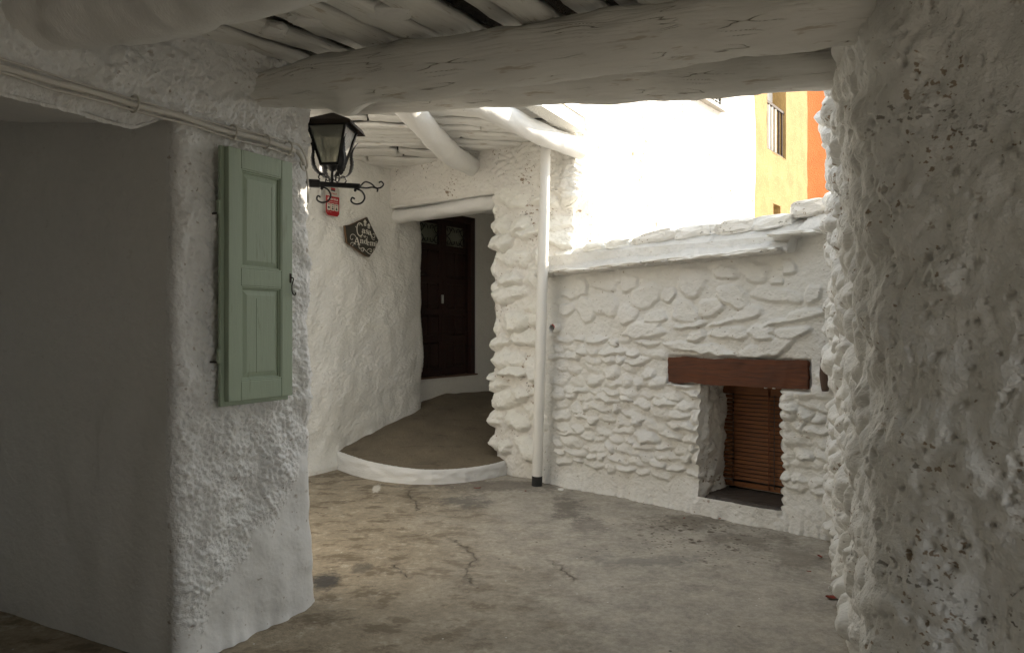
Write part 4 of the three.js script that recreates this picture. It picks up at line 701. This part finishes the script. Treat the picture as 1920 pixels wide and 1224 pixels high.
  // acanthus straps up the four corners and the small tendrils under the body
  cs.forEach(([x, z]) => {
    const d = new THREE.Vector3(x, 0, z).normalize(), path = [[0.018, 0.045], [0.075, 0.05], [0.118, 0.085], [0.132, 0.14], [0.128, 0.19], [0.142, 0.235], [0.168, 0.275]], curve = new THREE.CatmullRomCurve3(path.map(([r, y]) => new THREE.Vector3(d.x * r, y, d.z * r)));
    const side = new THREE.Vector3(-d.z, 0, d.x), pos = [], idx = [], n = 40;
    for (let i = 0; i <= n; i++) { const t = i / n, p = curve.getPoint(t), w = 0.026 * Math.sin(Math.PI * Math.min(1, t * 0.92 + 0.12)) * (0.85 + 0.25 * Math.abs(Math.sin(i * 1.25))); for (const s of [-1, -0.4, 0, 0.4, 1]) { const q = p.clone().addScaledVector(side, s * w).addScaledVector(d, (Math.abs(s) < 0.1 ? 0.004 : -0.004 * Math.abs(s))); pos.push(q.x, q.y, q.z); } }
    for (let i = 0; i < n; i++) for (let k = 0; k < 4; k++) { const a = i * 5 + k; idx.push(a, a + 1, a + 5, a + 1, a + 6, a + 5); }
    const g = new THREE.BufferGeometry(); g.setAttribute('position', new THREE.Float32BufferAttribute(pos, 3)); g.setIndex(idx); g.computeVertexNormals(); part('leaf_strap', rot(g), M.iron, lan);
    const tp = [[0.012, 0.03], [0.035, 0.022], [0.05, 0.05], [0.075, 0.058], [0.09, 0.035], [0.082, 0.022]].map(([r, y]) => [d.x * r, y, d.z * r]); part('tendril', rot(scroll(tp, 0.0045)), M.iron, lan);
  });
}

// ------------------------------------------------------------------ alarm plate and house name plaque on the cream wall
const CD = [0.5022, 0.8648], CN = [0.8648, -0.5022];
const onC = (x, d, out) => [x + CN[0] * out, d + CN[1] * out];
function canvasTexture(w, h, draw) { const c = document.createElement('canvas'); c.width = w; c.height = h; draw(c.getContext('2d')); const t = new THREE.CanvasTexture(c); t.colorSpace = THREE.SRGBColorSpace; return t; }
{
  const tex = canvasTexture(256, 512, (g) => {
    g.fillStyle = '#b9b6ab'; g.fillRect(0, 0, 256, 512);
    g.fillStyle = '#a3121a'; g.fillRect(92, 22, 84, 34); g.fillStyle = '#3a3836'; g.fillRect(92, 56, 84, 26);
    g.fillStyle = '#a3121a'; g.save(); g.transform(1, 0, -0.22, 1, 30, 0); g.font = 'bold 54px sans-serif'; g.textAlign = 'center'; g.fillText('Direct', 122, 138); g.restore();
    g.fillStyle = '#a00f18'; g.fillRect(0, 170, 256, 342);
    g.fillStyle = '#d8d4c8'; g.font = 'bold 60px sans-serif'; g.textAlign = 'center'; g.fillText('Alarma', 128, 238);
    g.font = 'bold 22px sans-serif'; g.fillText('con aviso a Policía', 128, 276);
    for (let k = 0; k < 3; k++) { const x = 18 + k * 76; g.fillStyle = '#c9c5b8'; g.beginPath(); g.roundRect(x, 296, 68, 124, 12); g.fill(); g.fillStyle = '#34322e'; g.fillRect(x + 12, 308, 44, 8); g.fillRect(x + 16, 322, 36, 6); g.beginPath(); if (k === 0) g.arc(x + 34, 372, 20, 0, 7); else if (k === 1) { g.rect(x + 22, 344, 24, 20); g.rect(x + 18, 374, 32, 30); } else { g.moveTo(x + 14, 404); g.lineTo(x + 30, 344); g.lineTo(x + 54, 404); } g.fill(); }
    g.fillStyle = '#d8d4c8'; g.font = '20px sans-serif'; g.textAlign = 'left'; g.fillText('24 h  365', 20, 456);
  });
  const plate = thing('alarm_plate', 'small red and white alarm warning plate fixed below the lantern', 'sign');
  const [x, d] = onC(-2.032, 8.293, 0.05); plate.position.set(x, 2.985, -d); plate.rotation.y = Math.atan2(CD[1], CD[0]);
  const w = 0.205, h = 0.325, s = new THREE.Shape([[-w / 2 + 0.02, h / 2], [w / 2 - 0.02, h / 2], [w / 2, h / 2 - 0.02], [w / 2, -h / 2 + 0.03], [w / 2 - 0.03, -h / 2], [-w / 2 + 0.03, -h / 2], [-w / 2, -h / 2 + 0.03], [-w / 2, h / 2 - 0.02]].map((p) => new THREE.Vector2(...p)));
  const g = new THREE.ExtrudeGeometry(s, { depth: 0.004, bevelEnabled: false }), p = g.attributes.position; for (let i = 0; i < p.count; i++) g.attributes.uv.setXY(i, p.getX(i) / w + 0.5, p.getY(i) / h + 0.5);
  part('printed_face', g, std({ map: tex, roughness: 0.5 }), plate);
  part('backing', boxAt(0.16, 0.25, 0.05, 0, 0, -0.027), M.grey, plate);
}
{
  const tex = canvasTexture(512, 512, (g) => {
    g.fillStyle = '#37342b'; g.fillRect(0, 0, 512, 512);
    const r = mulberry(5); for (let k = 0; k < 1500; k++) { g.fillStyle = `rgba(${r() < 0.5 ? '20,18,14' : '84,70,46'},${0.10 * r()})`; g.fillRect(r() * 512, r() * 512, 3 + r() * 26, 2 + r() * 7); }
    g.strokeStyle = g.fillStyle = '#d6d2c4'; g.lineCap = 'round'; g.lineJoin = 'round'; g.textAlign = 'left';
    const line = (w, ...q) => { g.lineWidth = w; g.beginPath(); g.moveTo(q[0], q[1]); for (let i = 2; i < q.length; i += 6) g.bezierCurveTo(...q.slice(i, i + 6)); g.stroke(); };
    // two little towers
    g.fillRect(262, 62, 34, 48); g.beginPath(); g.moveTo(250, 62); g.lineTo(279, 26); g.lineTo(308, 62); g.fill(); g.fillRect(318, 96, 34, 40); g.beginPath(); g.moveTo(308, 96); g.lineTo(335, 66); g.lineTo(362, 96); g.fill();
    g.fillStyle = '#37342b'; for (const [a, b] of [[270, 72], [283, 72], [270, 90], [283, 90], [326, 104], [340, 104], [326, 120], [340, 120]]) g.fillRect(a, b, 6, 11); g.fillStyle = '#d6d2c4';
    // Casa
    line(13, 238, 112, 224, 70, 170, 74, 162, 140, 156, 200, 172, 246, 206, 246, 226, 246, 238, 232, 240, 220); line(6, 162, 150, 150, 150, 142, 144, 138, 136); line(6, 232, 104, 216, 88, 196, 104, 190, 118);
    g.font = 'bold 96px serif'; g.fillText('as', 226, 206); g.fillText('a', 318, 216); line(8, 372, 200, 380, 250, 420, 260, 428, 220, 432, 190, 398, 180, 398, 204); line(7, 366, 210, 372, 262, 404, 284, 420, 262);
    // Andemi with a small flourish over it
    line(8, 190, 362, 186, 400, 196, 414, 212, 400); line(7, 152, 276, 120, 214, 60, 240, 66, 290, 72, 316, 100, 312, 100, 296); line(7, 128, 352, 100, 330, 66, 344, 70, 372, 76, 396, 108, 392, 104, 366);
    g.font = 'bold 128px serif'; g.fillText('A', 112, 362); g.font = 'bold 92px serif'; g.fillText('nd', 200, 338); g.fillText('em', 296, 350); g.fillText('i', 430, 356); line(6, 256, 236, 262, 262, 290, 262, 286, 240, 282, 226, 268, 236, 274, 250); line(5, 300, 244, 314, 236, 320, 256, 308, 260); line(6, 202, 264, 212, 254, 222, 270, 232, 258);
    // flourish below
    line(8, 268, 400, 230, 372, 200, 420, 236, 436, 262, 440, 266, 410, 246, 414); line(9, 248, 394, 300, 424, 330, 474, 392, 456, 398, 470, 388, 482, 384, 496); line(7, 310, 420, 330, 380, 384, 384, 380, 416, 374, 440, 346, 432, 356, 412); line(7, 420, 380, 396, 396, 400, 440, 420, 430, 436, 420, 426, 400, 416, 410);
  });
  const plaque = thing('name_plaque', 'dark five-sided slate plaque lettered in white on the cream wall', 'sign');
  const [x, d] = onC(-1.80, 8.692, 0.045); plaque.position.set(x, 2.637, -d); plaque.rotation.y = Math.atan2(CD[1], CD[0]);
  const pts = [[0.09, 0.236], [0.19, 0.105], [0.285, -0.012], [0.22, -0.124], [0.13, -0.217], [0.07, -0.21], [-0.09, -0.15], [-0.25, -0.085], [-0.28, 0.095], [-0.19, 0.115]].map((p) => new THREE.Vector2(...p));
  const g = new THREE.ExtrudeGeometry(new THREE.Shape(pts), { depth: 0.022, bevelEnabled: true, bevelThickness: 0.004, bevelSize: 0.005, bevelSegments: 2 }), p = g.attributes.position; for (let i = 0; i < p.count; i++) g.attributes.uv.setXY(i, p.getX(i) / 0.60 + 0.46, p.getY(i) / 0.47 + 0.5);
  part('slate', g, [std({ map: tex, roughness: 0.7 }), std({ color: new THREE.Color().setRGB(0.12, 0.07, 0.035), roughness: 0.85 })], plaque);
}

// ------------------------------------------------------------------ slatted wooden blind in the deep window
{
  const q = onV(1.755, -0.415), blind = thing('slatted_blind', 'brown wooden slatted blind lowered in the deep window', 'blind', undefined, [q[0], 0.175, -q[1]]);
  blind.rotation.y = vAngle;
  const W = 0.90, n = 21, r = mulberry(99);
  part('head_board', metreUV(boxAt(W, 0.11, 0.022, W / 2, 0.885, 0.012, 0.003)), M.slat, blind);
  for (let k = 0; k < n; k++) { const y = 0.075 + (0.825 - 0.075) * (k + 0.5) / n, g = metreUV(boxAt(W - 0.01, 0.029, 0.003, 0, 0, 0)); for (let i = 0; i < g.attributes.uv.count; i++) g.attributes.uv.setXY(i, g.attributes.uv.getX(i) + k * 0.31, g.attributes.uv.getY(i) + k * 0.127); g.rotateX(-0.18 + (r() - 0.5) * 0.06); g.rotateZ((r() - 0.5) * 0.004); part('slat', g.translate(W / 2, y, 0.004), M.slat, blind); }
  part('bottom_rail', metreUV(boxAt(W - 0.005, 0.045, 0.02, W / 2, 0.038, 0.006, 0.004)), M.slat, blind);
  for (const x of [0.12, 0.50, 0.72]) part('ladder_cord', new THREE.CylinderGeometry(0.0035, 0.0035, 0.80, 6).translate(x, 0.44, 0.026), M.black, blind);
  part('pull_cord', new THREE.CylinderGeometry(0.0045, 0.0045, 0.86, 6).translate(0.455, 0.46, 0.034), std({ color: new THREE.Color().setRGB(0.12, 0.04, 0.015) }), blind);
  for (const x of [0.425, 0.50]) part('bracket', boxAt(0.026, 0.028, 0.012, x, 0.91, 0.03, 0.003), M.steel, blind);
}

// ------------------------------------------------------------------ weathered timber end in the corner by the lumpy wall
{
  const g = logGeo([new THREE.Vector3(-0.17, 0, 0), new THREE.Vector3(0, 0.004, 0), new THREE.Vector3(0.17, 0, 0)], (t) => 0.055 * Math.pow(Math.sin(Math.PI * clamp(t * 0.86 + 0.07)), 0.4), { rings: 24, sides: 12, rough: 0.006, seed: 88 }).rotateZ(Math.PI / 2);
  const q = onV(2.865, 0.045), post = part('timber_end', g, std({ map: woodTexture([0.05, 0.03, 0.02], [0.16, 0.10, 0.07], 291), roughness: 0.85 }), scene);
  tag(post, 'weathered brown timber end showing between low wall and lumpy wall', 'timber'); post.position.set(q[0], 1.26, -q[1]); post.scale.set(0.75, 0.85, 0.75);
}

// ------------------------------------------------------------------ orange houses beyond
{
  const house = thing('orange_house', 'sunlit ochre orange house with barred window beyond the white house', 'house');
  const O0 = [4.0, 13.2], OD = [0.6, 0.8], path = planPath([O0, [6.6, 16.67, 0.04], [6.6 + 0.9 * 3, 16.67 + 0.43 * 3]]);
  const t0 = (4.58 - 4.0) / 0.6, hole = (u, y) => (u > t0 + 0.62 && u < t0 + 1.80 && y > 5.05 && y < 7.1) || (u > t0 + 0.98 && u < t0 + 1.42 && y > 2.6 && y < 4.03);
  const us = [...range(0, t0 + 0.62, 0.12), ...range(t0 + 0.70, t0 + 0.98, 0.14), t0 + 1.2, t0 + 1.42, t0 + 1.6, t0 + 1.80, ...range(t0 + 1.95, 4.32, 0.15)], vs = [...range(0, 2.6, 0.2), ...range(2.8, 3.9, 0.2), 4.03, ...range(4.2, 4.95, 0.15), 5.05, ...range(5.2, 7.0, 0.2), 7.1, ...range(7.3, 9.5, 0.2)];
  const dp = (u, y) => 0.012 * fbm2(u * 2, y * 2, 3);
  sheet(house, 'ochre_wall', M.orange, us, vs, wallPoint(path, dp), { skip: hole });
  sheet(house, 'burnt_orange_wall', M.burnt, range(4.32, 7.3, 0.15), range(0, 9.5, 0.25), wallPoint(path, dp));
  for (const [u0, u1, y0, y1, curtain] of [[t0 + 0.62, t0 + 1.80, 5.05, 7.1, true], [t0 + 0.98, t0 + 1.42, 2.6, 4.03, false]]) {
    const w = new THREE.Group(); w.name = 'window'; house.add(w); const c = path(u0); w.position.set(c[0], y0, -c[1]); w.rotation.y = Math.atan2(0.8, 0.6);
    const W = u1 - u0, H = y1 - y0;
    part('reveal', boxAt(0.02, H, 0.34, W + 0.008, H / 2, -0.17), M.orange, w); part('reveal', boxAt(0.02, H, 0.34, -0.008, H / 2, -0.17), M.orange, w); part('reveal', boxAt(W, 0.02, 0.34, W / 2, H + 0.008, -0.17), M.orange, w); part('sill', boxAt(W, 0.03, 0.34, W / 2, -0.015, -0.17), M.orange, w);
    part('pane', boxAt(W, H, 0.02, W / 2, H / 2, -0.33), curtain ? M.curtain : M.orange, w);
    if (curtain) { for (let k = 0; k < 6; k++) part('bar', new THREE.CylinderGeometry(0.018, 0.018, 0.95, 8).translate(0.08 + k * (W - 0.16) / 5, 0.475, -0.06), k < 4 ? M.pipe : M.rust, w); part('rail', boxAt(W, 0.05, 0.05, W / 2, 0.955, -0.06), M.rust, w); part('rail', boxAt(W, 0.03, 0.04, W / 2, 0.03, -0.06), M.rust, w); }
  }
  part('house_core', prism([[4.2, 13.9], [6.45, 16.95], [9.2, 18.3], [9, 22], [5, 20], [2.5, 15]], 0, 9.4), M.core, house);
}

// ------------------------------------------------------------------ leaves and chips lying on the paving
{
  const r = mulberry(606), leaf = (l, w) => { const g = new THREE.PlaneGeometry(l, w, 6, 4), p = g.attributes.position; for (let i = 0; i < p.count; i++) { const x = p.getX(i) / l * 2, y = p.getY(i) / w * 2; p.setXYZ(i, p.getX(i), p.getY(i) * Math.max(0.06, Math.sqrt(1 - x * x * 0.98)), 0.25 * l * (0.35 * y * y + 0.25 * x * x + 0.12 * N2(x * 2 + l * 90, y * 2))); } g.rotateX(-Math.PI / 2); g.computeVertexNormals(); return g; };
  const red = std({ color: new THREE.Color().setRGB(0.20, 0.028, 0.012), roughness: 0.8 }), tan = std({ color: new THREE.Color().setRGB(0.28, 0.11, 0.05), roughness: 0.8 });
  for (const [x, d, l, w, label, m] of [[1.88, 4.38, 0.075, 0.05, 'largest curled red leaf, at the foot of the lumpy wall', red], [2.13, 5.16, 0.06, 0.022, 'thin red leaf near the end of the low wall', red], [1.93, 4.85, 0.03, 0.018, 'small red leaf on bare paving between two larger ones', red], [-0.34, 7.34, 0.075, 0.03, 'red leaf lying just in front of the white kerb', red], [0.13, 7.22, 0.03, 0.02, 'tiny red leaf near the drainpipe foot', red], [1.72, 6.18, 0.03, 0.025, 'orange chip by the foot of the low wall', tan], [1.43, 6.2, 0.03, 0.02, 'small red leaf on paving left of the window', red]]) {
    const o = tag(part(numbered('fallen_leaf'), leaf(l, w), m, scene), label, 'leaf', 'leaves fallen on the paving'); o.position.set(x, 0.009, -d); o.rotation.y = r() * 3;
  }
  const chip = tag(part(numbered('plaster_chip'), rockGeo(0.028, 0.012, 0.02, 4), M.plain, scene), 'white plaster chip lying near the drainpipe foot', 'plaster chip'); chip.position.set(0.475, 0.012, -7.62 + 0.35);
}

renderer.render(scene, camera);
